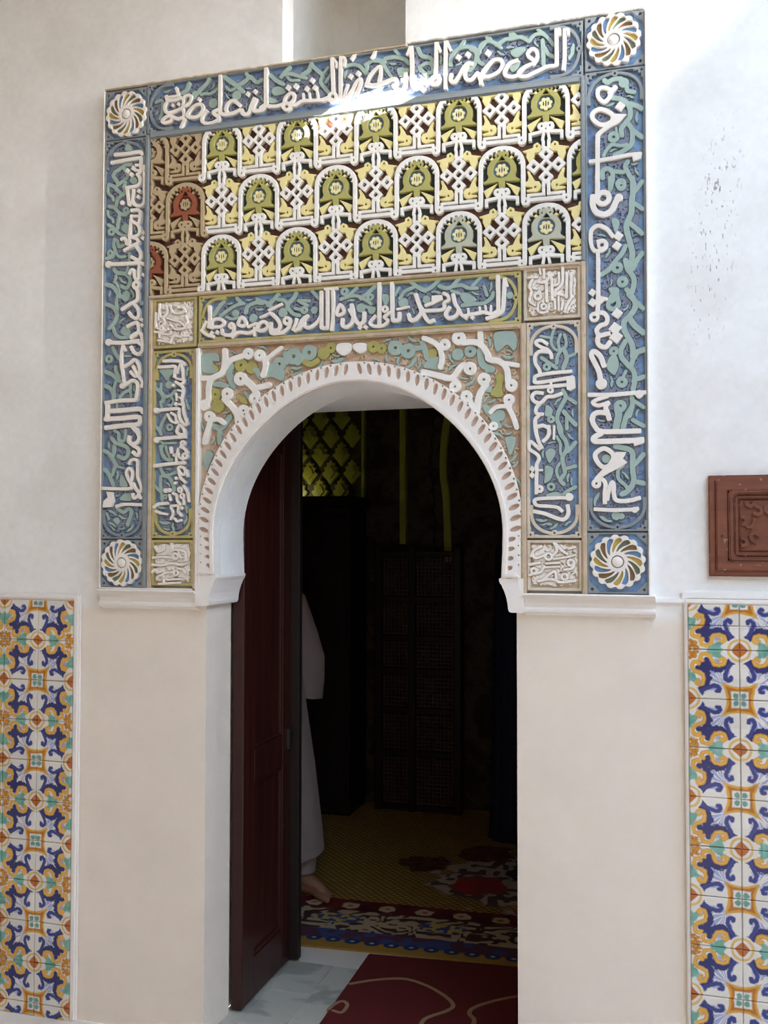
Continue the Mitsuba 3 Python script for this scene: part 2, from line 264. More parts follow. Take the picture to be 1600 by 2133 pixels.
# carved strokes in the wall plane: kind, width, ring radius, then x and z of each point, in tenths of a millimetre
TRACES = '''
top=L,154,0,4492,32169,4488,31038,4538,30899,4725,30843,4983,30856,5197,30921/L,152,0,5210,31105,5009,31276,4823,31234,4710,31063,4754,30885/L,145,0,4422,31046,4249,30988,4307,30888,4452,30790,4410,30697,4179,30619,3947,30639,3823,30748,3857,30904,3987,31048;L,160,0,5296,30896,5331,30799,5468,30750,5566,30822,5641,31023,5733,31235;L,159,0,5818,31184,5721,30986,5727,30859,5863,30819,6031,30842,6151,30958,6156,31088/L,164,0,6164,32176,6159,31009/L,150,0,6159,30983,6283,30915;D,165,0,5520,31434;D,164,0,5780,31484;LC,147,0,3271,30978,3416,31201,3620,31309,3811,31290,3850,31119,3740,30946,3536,30891/L,142,0,3183,30854,3065,30936,2947,30911,2768,30987,2589,31063,2396,31001,2316,30902,2427,30840,2620,30870,2679,30938/L,128,0,3109,30917,3138,31048,3097,31269,3119,31481,3153,31638,3294,31687,3413,31631,3384,31474,3253,31356,3121,31320/L,137,0,2525,31585,2421,31436,2438,31244,2558,31170,2796,31199,2944,31234,3091,31269/L,137,0,2463,31742,2524,31612,2778,31585,3014,31630/L,120,0,2553,31712,2910,31724,2873,31891,2843,31982/L,142,0,3038,30617,3125,30781,3184,30827;D,137,0,2720,31411;D,137,0,2942,31423;D,146,0,3707,31499;V,156,0,3057,31813,3234,31924,3297,32117;V,155,0,3472,31583,3704,31821,3965,32014,4057,32162;VB,113,0,3529,31723;V,113,0,3764,31666,3939,31683,4142,31656,4359,31787;VB,173,0,4217,31312;V,167,0,4630,32163,4804,32007,5091,31782,5306,31568;V,111,0,4690,31809,4835,31670,5035,31705;VB,166,0,5079,31466;V,152,0,5148,31814,5404,31925,5573,32034,5801,31818,5997,31871;V,138,0,5431,32159,5531,31987;V,130,0,2045,31620,2285,31644,2294,31263,2201,31030;L,150,0,5994,30915,6106,30966,6497,30890,6775,30920;L,150,0,6190,30995,6153,31577,6161,32180;LC,140,0,6899,30956,7052,30819,6900,30721,6775,30854/L,140,0,6803,30916,6857,31118,7022,31252,7160,31208,7155,31027,7051,30923,7189,30840,7436,30938,7763,30922,8089,30892,8332,30925/L,102,0,7489,31165,7504,30929/L,101,0,7708,31162,7736,30925/L,106,0,7966,31205,8021,30914;LR,137,127,8507,30941/L,145,0,8332,30925,8466,30869/L,164,0,8541,31077,8518,31646,8489,32241/L,106,0,8489,32241,8637,32066,8651,31910;L,158,0,8788,30865,8781,31610,8798,32274/L,119,0,8811,32247,8932,32127,8905,31926;D,189,0,6966,31455;D,188,0,7236,31471;D,176,0,7804,31588;D,187,0,7625,31328;D,186,0,7903,31330;D,178,0,9138,31535;D,178,0,9392,31597;L,144,0,8921,30848,8961,31047,9027,31243;L,152,0,9081,30929,9213,31116,9345,31328,9477,31386,9451,31186,9346,30971;V,150,0,6325,31973,6493,31793,6744,31628;V,135,0,6687,31871,6825,32035,6990,32168;V,135,0,6742,31942,7047,31926,7322,31810,7542,31728;V,103,0,6909,31841,7020,31721,7323,31680;VP,0,0,6355,31392,6383,31520,6550,31576,6744,31498,6856,31326,6495,31269;V,161,0,7432,31847,7650,31946,7759,32164;V,147,0,7759,32112,7977,31901,8140,31723,8087,31498,8358,31127;V,106,0,8140,31749,8329,31955;V,101,0,8249,31476,8410,31712;V,131,0,8919,31898,9158,31941,9424,31853,9582,31652,9714,31558;V,135,0,9608,31878,9871,31968,10159,31927,10263,31887;L,118,0,9158,32120,9277,32244;L,117,0,9845,32048,9975,32258;VP,0,0,6272,31246,6524,31135,6552,31027,6273,31063;L,143,0,9672,31223,9751,31416,9908,31597,10117,31720,10143,31514,10091,31268/L,151,0,9672,31198,9935,31137,10274,31192,10559,31255,10663,31215,10676,31088,10585,31024;L,158,0,10972,31349,10972,31098,10933,30902,10843,30839/L,128,0,11023,31217,10869,31187;L,158,0,11151,32204,11177,31647,11190,31018,11279,30893,11432,30936,11534,31097,11661,30980,11813,31009/L,128,0,11125,32207,11036,31994;LR,151,138,11952,31015/L,151,0,11952,31164,11965,31661,11978,32233/L,114,0,11990,32231,12103,31940;L,150,0,12266,30749,12266,31494,12280,32238/L,121,0,12317,32207,12430,31942;LP,0,0,11432,30810,11534,30872,11661,30780,11534,30685;D,187,0,12686,31657;D,186,0,12984,31701;L,155,0,12454,31120,12429,30975,12541,30885,12691,31038,12840,31289,12989,31417,13088,31403;L,154,0,12989,31367,12889,31134,12939,30930,13087,30885,13235,31013,13309,31052,13407,30744;V,130,0,9619,31586,9724,31928,10012,31938,10195,31836,10352,31561,10456,31395;V,142,0,10273,31977,10610,31979,10920,31860,11049,31716;V,116,0,10584,32236,10714,32065;VP,0,0,10688,31615,11023,31568,11074,31461,10869,31313,10714,31385;V,153,0,11356,32174,11483,31905,11763,31789,11864,31625;V,127,0,11407,31540,11636,31633,11813,31558,11838,31330,11686,31326;V,140,0,11432,31486,11610,31286,11686,31151;V,138,0,12417,31473,12467,31763,12692,31954,12990,31960,13237,31825,13211,31435,13038,31213;V,125,0,12717,31975,12866,32201;V,111,0,13261,31822,13334,31466,13530,31316;V,124,0,13384,31878,13532,32028,13679,32129;L,148,0,13392,30736,13429,31026,13564,31204,13784,31393,14003,31387,14076,31230,13954,31027,13686,30917,13490,30919/L,136,0,13121,30896,13269,31023;L,151,0,14510,31290,14293,31223,14148,31024,14172,30875,14364,30800,14533,30825/L,149,0,15012,31122,14773,31059,14581,30916,14629,30788,14820,30761,15130,30864,15438,30966,15698,30977,15733,31117,15726,32056/L,140,0,15012,31122,15132,31275,15133,31468,15014,31582,14871,31506,14870,31385,15013,31243/L,120,0,15726,32056,15820,32066,15831,31920;L,143,0,15931,30849,15968,31203,15972,32019/L,107,0,15972,32031,16077,32027,16088,31882;D,192,0,13619,31662;V,129,0,13073,31889,13221,31769,13295,31487,13442,31343;V,129,0,13320,31681,13394,31965,13639,32052,13883,31918,14004,31802;V,123,0,13542,32263,13615,32105;V,135,0,13883,31893,14151,32025,14344,32021,14633,32027,14872,31870;VP,0,0,14272,32300,14393,32258,14585,32009,14296,31979;VP,0,0,14319,31634,14536,31725,14776,31690,14727,31527,14535,31408,14367,31481;V,121,0,14872,31870,15063,32035,15301,32024,15489,31851,15630,31637;V,121,0,15159,32190,15348,32017;V,144,0,15300,31830,15322,31416,15321,31079;V,132,0,15370,31579,15487,31368,15675,31269;VP,0,0,14293,31102,14438,31276,14631,31297,14534,31068,14389,30967
left=L,151,0,499,29959,965,29939,1445,29954,1537,29874;L,151,0,372,29691,874,29718,1429,29730,1512,29696,1504,29499,1515,29317,1461,29224/L,114,0,1321,29495,1514,29481/L,114,0,1304,29323,1506,29285/L,140,0,1379,29167,1473,29008,1465,28861,1365,28773,1144,28754,959,28749/L,141,0,977,28747,1014,28446,1058,28153,1159,28200,1212,28426,1228,28622/L,140,0,1214,28228,1298,28112,1445,28065,1592,28108,1645,28251,1651,28546,1646,29039,1643,29418;D,167,0,990,29341;D,167,0,1211,29399;D,167,0,1139,29192;D,157,0,1449,28583;D,149,0,1415,28381;LB,85,0,788,28237;L,140,0,1171,27936,1392,27931,1484,27848,1495,27658,1451,27498/L,105,0,1247,27731,1467,27710/L,140,0,1249,27517,1378,27439,1472,27282,1455,27103,1364,27029,1199,26995/L,131,0,1154,27739,1112,27365,1089,26901;D,139,0,1629,27112;D,156,0,1612,26933;VP,0,0,942,30340,851,30151,871,30066,1093,30041,1111,30171;V,149,0,1098,29560,876,29568,654,29444,469,29364,395,29239,509,29078,567,28955;V,132,0,803,29494,897,29318,973,29177,808,29029,567,28889;VP,0,0,1103,29114,1306,29075,1345,28906,1272,28832,1068,28936;V,151,0,211,28943,418,28871,588,28688,813,28532,885,28690;V,116,0,193,28912,196,28662,347,28513,424,28373;V,123,0,883,28955,810,28797,877,28658;V,141,0,702,28511,573,28375,519,28164;V,138,0,239,28175,445,28122,634,27921,858,27817,1023,27900;VR,97,114,912,27977;V,98,0,184,28031,205,27863,375,27714,414,27595;V,141,0,672,27852,618,27658,584,27380;V,138,0,228,27529,397,27431,567,27250,828,27094,995,27095;VP,0,0,898,27533,733,27383,827,27226,1013,27160,1028,27422;VR,115,133,343,27270;L,132,0,774,26972,885,26987,951,26915,980,26781,1090,26821/L,131,0,1088,27068,1089,26903,1054,26758;L,140,0,1180,27010,1347,26930,1422,26792,1129,26670,908,26573;L,148,0,1368,26649,1517,26423,1519,26243,1409,26186,1188,26303/L,155,0,243,26133,913,26096,1465,26083,1667,26018;LB,124,0,262,26132;L,130,0,1475,26017,1451,25724,1453,25536,1324,25554,1286,25737,1266,25837,1174,25861,1101,25752;LR,130,108,1363,25322/L,153,0,1364,25224,1421,25072,1423,24860,1332,24752,1113,24669,838,24524/L,139,0,1278,24690,1445,24466,1466,24269,1375,24160,1191,24254,1097,24375;L,148,0,1065,23919,1230,23990,1413,24011,1470,23844,1453,23666,1344,23591,1198,23518;D,148,0,1603,26940;LB,66,0,1625,25657;D,138,0,1577,24115;LB,69,0,1606,23917;V,141,0,476,26990,441,26795,500,26575,353,26389,166,26355;VR,106,115,304,26525;V,132,0,589,26947,647,26728,832,26761;V,114,0,538,26506,688,26361,892,26361;V,105,0,1057,26462,1060,26149;V,155,0,469,25966,582,25825,843,25772,1066,25623,1086,25425,959,25254,773,25333;V,105,0,1007,26006,972,25828,861,25771;V,132,0,546,25713,493,25503;V,163,0,158,25445,420,25343,590,25133,722,24975;V,105,0,549,25465,663,25259,665,25062;VP,0,0,923,25174,1071,25098,1074,24884,927,24780,759,24940;V,155,0,166,24751,409,24651,560,24477,581,24278,490,24070,287,23902;V,123,0,610,25000,557,24773,597,24474;VP,0,0,844,23916,1010,23906,1122,23768,1087,23623,866,23620,735,23759;V,132,0,455,23891,513,23723,700,23564,940,23550,1124,23604;VB,87,0,1571,24686;L,148,0,1216,23563,1380,23652,1527,23643,1592,23541,1622,23214,1606,23020,1461,22930,1295,23004,1193,23173/L,121,0,1401,23373,1530,23268;L,158,0,256,23399,850,23356,1456,23386;LB,120,0,293,23405;L,136,0,870,23240,817,23014,802,22687,861,22357,920,22011/L,105,0,889,23206,955,23088;L,139,0,933,22534,1134,22621,1316,22742,1446,22638,1521,22406,1504,22244,1359,22170,1192,22325/L,135,0,1282,22500,1376,22332,1505,22147,1635,21962,1618,21817;L,153,0,848,21868,1031,21925,1251,22029,1416,21956,1455,21759,1403,21437,1331,21358,780,21356,224,21305/LB,104,0,857,21867;L,184,0,283,21008,875,21018,1517,21043,1645,20957;L,184,0,230,20739,786,20744,1428,20770,1556,20701,1540,20556,1340,20497,973,20493,252,20436/L,193,0,271,21287,283,20991,258,20730;L,147,0,1267,20435,1433,20332,1507,20200;V,114,0,494,23771,551,23636,719,23560,941,23531,1125,23553;V,149,0,444,23215,539,23029,690,22824;VR,119,144,300,22829;V,87,0,929,22893,1131,22899;V,155,0,174,22391,399,22298,623,22123,754,22036;V,140,0,563,22536,583,22371,715,22185;V,155,0,161,21899,367,21791,481,21590,501,21441;V,122,0,587,22027,515,21834,509,21588;V,131,0,741,21480,924,21636,1125,21725,1160,21919;V,104,0,1125,21725,1183,21462;V,105,0,632,21305,634,21142;L,159,0,1323,20366,1470,20215,1527,20035,1437,19892,1273,19848,1126,19950,1143,20079/L,147,0,1218,19850,1347,19765,1512,19664,1532,19518,1442,19455,1313,19555;L,124,0,1152,19187,1224,19282,1388,19311,1471,19228,1483,18953,1486,18711,1579,18499,1635,18305,1554,18193,1417,18292,1324,18471;LC,124,0,1163,19016,1274,18893,1267,18698,1195,18554,1084,18718,1054,18897/L,134,0,1204,18554,1225,18327,628,18320,109,18344;L,120,0,1300,18116,1347,17986,1474,18033,1537,18145,1584,17999,1656,17999;LP,0,0,278,18227,519,18208,578,17865,488,17688,135,17675,170,17903,336,18031;L,130,0,690,17718,1002,17780,1659,17757;V,125,0,551,20325,700,20223,720,20010,905,19956,977,20100,984,20328;V,154,0,442,20067,574,19917,833,19828,1055,19724,1076,19480,912,19354,708,19441;V,148,0,538,19787,522,19592,450,19398;V,149,0,131,19651,337,19531,488,19332,619,19133;V,136,0,619,19133,529,18972,475,18794;V,154,0,157,18996,326,18846,440,18599,516,18452;V,104,0,675,19083,934,19029;VP,0,0,808,18788,918,18737,1087,18410,775,18415;VP,0,0,961,18153,1181,18150,1221,17891,780,17944;V,139,0,691,17637,932,17505,1095,17617,1224,17568,1190,17342,1083,17084;VP,0,0,529,17265,694,17345,788,17182,679,17086;V,87,0,268,17478,344,17266
right=LC,149,0,17176,30085,17320,29977,17293,29803,17139,29664,16977,29809,16944,30009,17039,30103/L,166,0,17311,29925,17448,30057;LC,160,0,17308,29306,17018,29458,16803,29369,16802,29192,16998,28999,17220,28980,17409,29116/LP,0,0,17342,29284,17799,29209,17543,28958,17185,28808,17135,28973,17306,29094/L,160,0,17203,28876,16979,28726,16936,28572,16932,27864,16919,27087;L,140,0,16734,27904,17299,27929,17808,27977,18144,27974/LP,0,0,17926,27981,18228,28017,18193,27828,17958,27767;D,260,0,17598,29472;V,161,0,17143,30338,17245,30270,17416,30336,17620,30326;VB,153,0,17704,30191;V,139,0,17787,30056,17820,29928,18005,29868;V,165,0,17379,29774,17650,29686,17851,29484,17883,29163,17747,28969,17627,28807,17643,28612;V,159,0,17868,29534,18087,29436,18220,29348;V,156,0,17764,29002,17914,28807,17946,28540,17894,28283,17674,28133,17436,28037;V,152,0,17948,28751,18081,28612,18231,28489;VR,148,153,17405,28587;V,87,0,17475,28861,17491,28683;V,122,0,17336,28366,17199,28223,17104,28057;V,122,0,17404,28358,17641,28295,17776,28314;V,152,0,17807,27802,17738,27651,17838,27412,17970,27136,17969,26961;V,153,0,17074,27389,17076,27583,17212,27656,17348,27553,17364,27358,17294,27031;V,139,0,17399,27548,17670,27501;VR,112,159,17600,27157;L,161,0,16921,27424,16918,26947,16891,26684/LR,183,174,17088,26762/L,206,0,16789,26818,16779,26607,16880,26368,17119,26265,17324,26360,17444,26577,17530,26744/LB,124,0,17546,26724;L,142,0,17353,25602,17185,25828,16946,25947,16757,25850,16713,25642,16738,25375,16823,25209,16976,25178,17130,25236,17173,25372,17080,25477,16944,25463/LR,104,104,17046,25357/L,142,0,16925,25183,16930,24567,16926,23865,16933,23618/L,113,0,16917,23795,17155,23726;D,258,0,17522,25578;D,250,0,17478,25293;D,208,0,16756,23947;V,130,0,17279,27368,17285,26997;VR,117,135,17616,27086;V,186,0,17938,27280,17952,26928,17916,26582,17897,26234,17761,25933,17776,25687,17858,25365,17923,25011,17853,24703;V,137,0,18222,27162,17985,26855;V,146,0,18000,26521,18216,26343;V,158,0,17828,25979,18045,25767,18194,25614;VP,0,0,17322,26114,17458,26136,17559,26022,17524,25832,17455,25663,17372,25846;V,157,0,18207,25022,18055,24826,17920,24558;V,168,0,17720,24853,17786,24586,17951,24312,17950,24052,17847,23798;V,152,0,17006,24473,17245,24612,17450,24876,17620,25054,17723,25272;VR,141,151,17483,24646;VR,151,146,17632,24215;V,157,0,17748,23980,17881,23796,18030,23560;VP,0,0,17225,24053,17513,24049,17511,23805,17375,23600,17172,23614,17291,23821;L,156,0,16926,23918,16916,23655,16906,23340/LP,0,0,16968,23792,17189,23724,16967,23564/LR,121,104,16811,23206/L,159,0,16863,23308,17068,23312,17186,23164,17151,22992,16980,22933,16877,22799,16962,22654,17217,22682/L,169,0,16928,22656,16901,22465,16977,22329,17147,22294,17249,22410;D,243,0,16763,23648;D,283,0,17474,23268;D,335,0,17412,22827;D,352,0,17436,22573;L,181,0,17076,21756,16975,22024,16797,22173,16720,22055,16821,21822,16939,21554,16988,21203/LB,169,0,17005,21202;L,147,0,16662,20885,17257,20860,17928,20883,18236,20887/LB,122,0,18095,20842;L,137,0,17155,20812,16849,20720,16755,20637,16916,20552,17188,20620/L,158,0,17188,20602,17119,20483,17152,20360,16830,20337,16743,20166;V,155,0,17377,23885,17240,23668,17222,23494,17374,23414,17510,23544,17477,23773;V,180,0,17814,23819,17980,23616,17979,23390,17810,23158,17675,23028,17657,22821,17756,22606,17904,22285,17919,21938,18037,22088,18245,22162;V,145,0,18030,23578,18220,23374;V,191,0,17843,23087,17992,22869,18215,22665;V,167,0,17704,22436,17585,22217,17584,21991,17734,21775,17933,21540,17964,21244,17913,21005;V,156,0,17931,21246,18206,21354;V,156,0,17919,21938,17867,21664;VR,124,120,17366,22159;VP,0,0,17264,22008,17433,22034,17515,21786,17463,21563,17362,21446,17177,21629,17161,21804;VR,145,145,17596,21227;V,102,0,17630,21381,17715,21550;VR,157,162,17541,20519;V,156,0,17877,20747,17893,20557,17807,20215;V,127,0,17910,20677,18208,20458;L,175,0,17219,20167,17152,20317,16830,20329,16726,20150,16810,19938,16962,19785,17419,19762,18071,19759/L,186,0,16962,19707,16783,19608,16782,19503,16995,19480,17585,19480,18152,19481/LP,0,0,17870,19558,18219,19582,18201,19394,17934,19307;LC,163,0,17061,19270,17289,19143,17338,18968,17210,18755,17024,18724,16856,18910,16823,19120/LP,0,0,17398,19157,17717,19149,17615,18962,17748,18838,17546,18705,17209,18539,17006,18421,16955,18509,17126,18713,17346,18899/L,158,0,17057,18594,16870,18389/LR,134,89,16843,18233/L,151,0,16852,18355,17022,18352,17106,18212,17087,17953,17086,17676;L,150,0,17154,17779,17206,18037,17292,18252,17342,18191,17340,17949,17423,17733,17741,17712,18057,17785;L,137,0,16814,17471,17320,17441,17822,17453,18005,17478/LB,93,0,17939,17444;V,222,0,17457,20453,17489,20244,17420,19900;V,170,0,17859,20438,17724,20219,17621,19894;V,144,0,17906,20091,18204,19909;V,174,0,17399,19330,17717,19252,17883,19127,17881,18801,17896,18543,17911,18285,17776,18029,17575,17912;V,155,0,18198,19068,17964,18799;V,155,0,17944,18284,18192,18220;V,122,0,17614,18755,17479,18637,17477,18378,17677,18168,17743,18047;VB,134,0,17127,18973;VB,136,0,17403,17276;VB,102,0,17554,17258
innertop=L,153,0,4145,24366,4161,24000,4137,23710/LC,132,0,4230,23680,4294,23919,4533,23940,4692,23821,4587,23694,4349,23685/L,128,0,3924,23699,4029,23863;LC,126,0,4968,23767,5047,23677,4969,23610,4890,23687/L,138,0,5061,23653,5010,23439,4853,23376,4642,23437,4615,23560;L,128,0,3871,23605,4032,23450,4299,23361;D,153,0,4245,23485;D,152,0,4443,23497;L,138,0,5010,23318,5219,23450,5583,23404,5764,23465;LC,138,0,5346,23947,5490,23722,5348,23654,5204,23740;L,125,0,5582,23620,5840,23699;LC,144,0,5893,23505,5969,23691,6149,23740,6278,23600,6125,23467/L,112,0,5789,23559,5796,23320;L,99,0,6019,23903,6352,24024;L,111,0,6326,24121,6747,24283;L,148,0,6429,23972,6609,23793,6712,23597,6636,23447,6458,23446/L,148,0,6380,23665,6407,23354,6789,23343;LR,128,103,6952,23724/L,142,0,7066,23693,6991,23485,6789,23355;L,122,0,7168,23426,7243,23587,7280,23750;L,127,0,7244,23386,7419,23458,7519,23640,7668,23819;V,140,0,4267,24090,4529,24412,4661,24524;V,127,0,4532,24049,4847,24245,5108,24372,5369,24414;V,138,0,5133,24612,5291,24432;V,145,0,5449,24108,5526,24295,5836,24418,6197,24393,6377,24213;VP,0,0,5809,24588,5990,24527,6146,24325,5888,24342;V,154,0,6249,24294,6452,24470,6618,24625;V,136,0,6606,24459,6860,24394,6962,24244;V,152,0,6987,24314,7164,24467,7251,24627;VB,150,0,5736,23898;VB,160,0,6786,24019;V,142,0,6937,24175,7166,23947,7367,23886;V,122,0,7215,24132,7467,24045;V,114,0,4770,24009,4954,23924,5189,23957;VB,126,0,5084,24109;V,122,0,7416,24308,7642,24198;L,141,0,7536,23671,7561,23528,7712,23452,7960,23573,8109,23775;L,134,0,7660,23839,7485,23721,7336,23447;L,150,0,8143,24570,8147,23538,8197,23417,8332,23409,8362,23524,8353,24648/L,139,0,8538,24658,8553,23839,8500,23352/L,109,0,8279,24666,8673,24672;LC,132,0,8798,24126,8921,23884,8725,23793,8676,23901;L,148,0,9176,24076,9238,23794,9190,23518,9019,23394,8873,23457,8872,23632;L,148,0,9116,23941,9311,23603,9432,23456,9577,23540,9601,23793;D,154,0,9457,23351;D,154,0,9650,23350;L,155,0,10104,24704,10106,23437;L,122,0,9962,23676,9794,23480,9938,23360,10225,23360,10392,23511,10272,23633,10451,23759/LR,105,80,10296,23884;L,150,0,10521,24673,10546,23615,10593,23520,10747,23511,10775,23703;L,89,0,10711,23852,11065,23905;VR,115,124,8919,24560;V,132,0,8797,24312,9066,24410,9333,24646;V,124,0,9066,24387,9309,24392,9552,24282,9817,24102;V,147,0,9479,24287,9696,24434,9948,24647;VR,106,113,9793,24311;VB,154,0,9480,23986;VB,130,0,9841,23892;V,118,0,9624,24022,9937,23932;VP,0,0,10200,24375,10415,24336,10415,24129,10296,23999,10200,24190;VB,167,0,10888,24050;V,121,0,10770,24196,10935,24413,11241,24528;V,126,0,7807,24665,8032,24390;V,127,0,7332,24369,7708,24342;VR,117,117,7534,24048;VB,126,0,7884,24024;V,93,0,10605,24299,10746,24541;L,153,0,11307,24264,11412,23961,11482,23706,11296,23490,11132,23490,11073,23642/L,143,0,11517,23794,11599,23562,11727,23394,11866,23420;LP,0,0,11831,24204,12155,24203,12177,24043,11831,23909,11599,23857,11576,23949,11808,24024/L,127,0,11599,23743,12177,23750,12223,23950,12361,24030,12338,24167,12212,24244;L,141,0,12510,24166,12567,23903,12681,23716,12589,23519,12361,23467,12269,23608,12384,23781/L,131,0,12681,23716,12817,23504,13021,23531,13202,23542,13472,23573,13719,23501,13841,23548/L,81,0,12976,23707,12999,23515/L,81,0,13342,23727,13360,23536/L,81,0,13518,23759,13551,23523/L,80,0,13697,23747,13674,23515;L,156,0,13911,24633,13920,23632,13841,23504;L,147,0,14122,24528,14076,23754,14008,23537,13763,23415,13584,23376/L,89,0,14144,24527,14206,24344;D,140,0,12908,23449;D,140,0,13112,23436;V,144,0,11131,24711,11366,24511,11599,24380;V,143,0,11599,24402,11831,24499,12016,24689;VB,133,0,11645,24104;V,142,0,12063,24504,12224,24424,12453,24453,12705,24727;V,127,0,12453,24453,12773,24474,12977,24369,13249,24349;V,117,0,13113,24426,13317,24635,13419,24761;VP,0,0,12704,24209,12977,24211,13248,23968,12863,23905;V,136,0,12795,23843,13135,23864,13451,23864,13697,24003,13765,24154;V,112,0,13474,24377,13563,24102;V,114,0,12453,24317,12682,24233;VB,111,0,14276,24051
innerleft=L,127,0,2446,22641,2855,22628,3127,22575,3229,22494;L,127,0,2268,22443,2619,22433,2874,22432,2876,22267,2860,22091;L,100,0,3077,22501,2994,22322,2969,22216/L,116,0,3128,22499,3164,22268,3182,22068,3201,21884,3117,21820/L,97,0,2946,22019,3132,21972/L,116,0,2913,21898,3100,21782,3194,21656,3179,21489,3146,21307,3190,21123,3209,20894,3278,20663,3344,20478,3246,20436/L,89,0,3000,21619,3169,21581/L,89,0,3044,21373,3163,21337/L,89,0,3055,21143,3190,21115;D,129,0,2829,21795;D,137,0,2919,21149;L,89,0,2925,21500,2943,21300;L,127,0,2136,20957,2598,20985,3022,20984,3041,20793,3110,20593,3229,20467;LB,98,0,2170,20963;L,107,0,2752,20850,2906,20752,2941,20598,3026,20519/L,97,0,2608,20809,2737,20590,2925,20508;LC,116,0,3078,20434,3214,20300,3249,20132,3080,20122,2961,20201,2994,20338/L,137,0,2179,19988,2692,20019,3267,20032;LB,106,0,2197,19957;LR,99,67,3193,19814;VP,0,0,2260,22359,2790,22348,2757,22181,2639,22064,2640,21941,2520,21977,2416,22136;VB,138,0,2641,21818;V,144,0,2094,21735,2250,21652,2423,21444,2390,21262;V,101,0,2333,21878,2318,21618;V,130,0,2423,21429,2679,21449,2881,21609;V,100,0,2696,21418,2799,21291,2750,21117,2613,21145;V,89,0,2305,21265,2349,21064;V,117,0,2548,20796,2380,20541,2296,20299;V,117,0,2089,20428,2262,20300,2349,20144;VR,94,126,2671,20379;V,97,0,2266,19932,2420,19836,2405,19714;V,94,0,2489,19834,2897,19838;V,83,0,3273,21287,3377,20978;L,116,0,3118,19692,3270,19612,3347,19488;L,116,0,2737,19671,2764,19518;L,96,0,3017,19633,2951,19407,2953,19194/L,88,0,3018,19481,3053,19359,3206,19264/LR,104,83,3272,19384;D,116,0,2858,19424;L,140,0,2137,19075,2699,19131,3240,19157;LC,106,0,3023,18972,3157,19022,3276,18914,3260,18762,3125,18795/L,99,0,3343,18882,3378,18715/L,106,0,3058,18797,3127,18644,3279,18504;LB,61,0,2958,18639;LB,61,0,2926,18480;LR,96,67,3105,18250/L,106,0,3230,18369,3366,18185,3436,17867/LR,96,67,3191,18036/L,99,0,3234,17945,3244,17763;LB,81,0,2555,18227;LB,77,0,2707,18240;L,106,0,2844,18132,2963,18069,2998,17887,3117,17749;L,100,0,2700,18073,2744,17920;L,126,0,2133,17683,2286,17773,2609,17800;L,100,0,2186,17530,2374,17467,2613,17435;D,128,0,3177,17635;L,109,0,2780,17707,3034,17705,3035,17508,3154,17386/L,96,0,2764,17647,2841,17464,2767,17267;L,96,0,2902,17281,3004,17190,3139,17219;V,133,0,2336,19743,2389,19497,2545,19295,2766,19274;V,100,0,2524,19738,2576,19569,2663,19383;V,126,0,2325,19025,2430,18809,2618,18744,2787,18802,2990,18866;V,142,0,2431,18748,2687,18651,2825,18390,2860,18238;V,133,0,2346,18703,2331,18429,2385,18123,2404,17909;V,127,0,2109,18402,2333,18215;VR,84,84,2522,18029;V,97,0,2287,17674,2475,17642;V,80,0,3294,17748,3347,17490
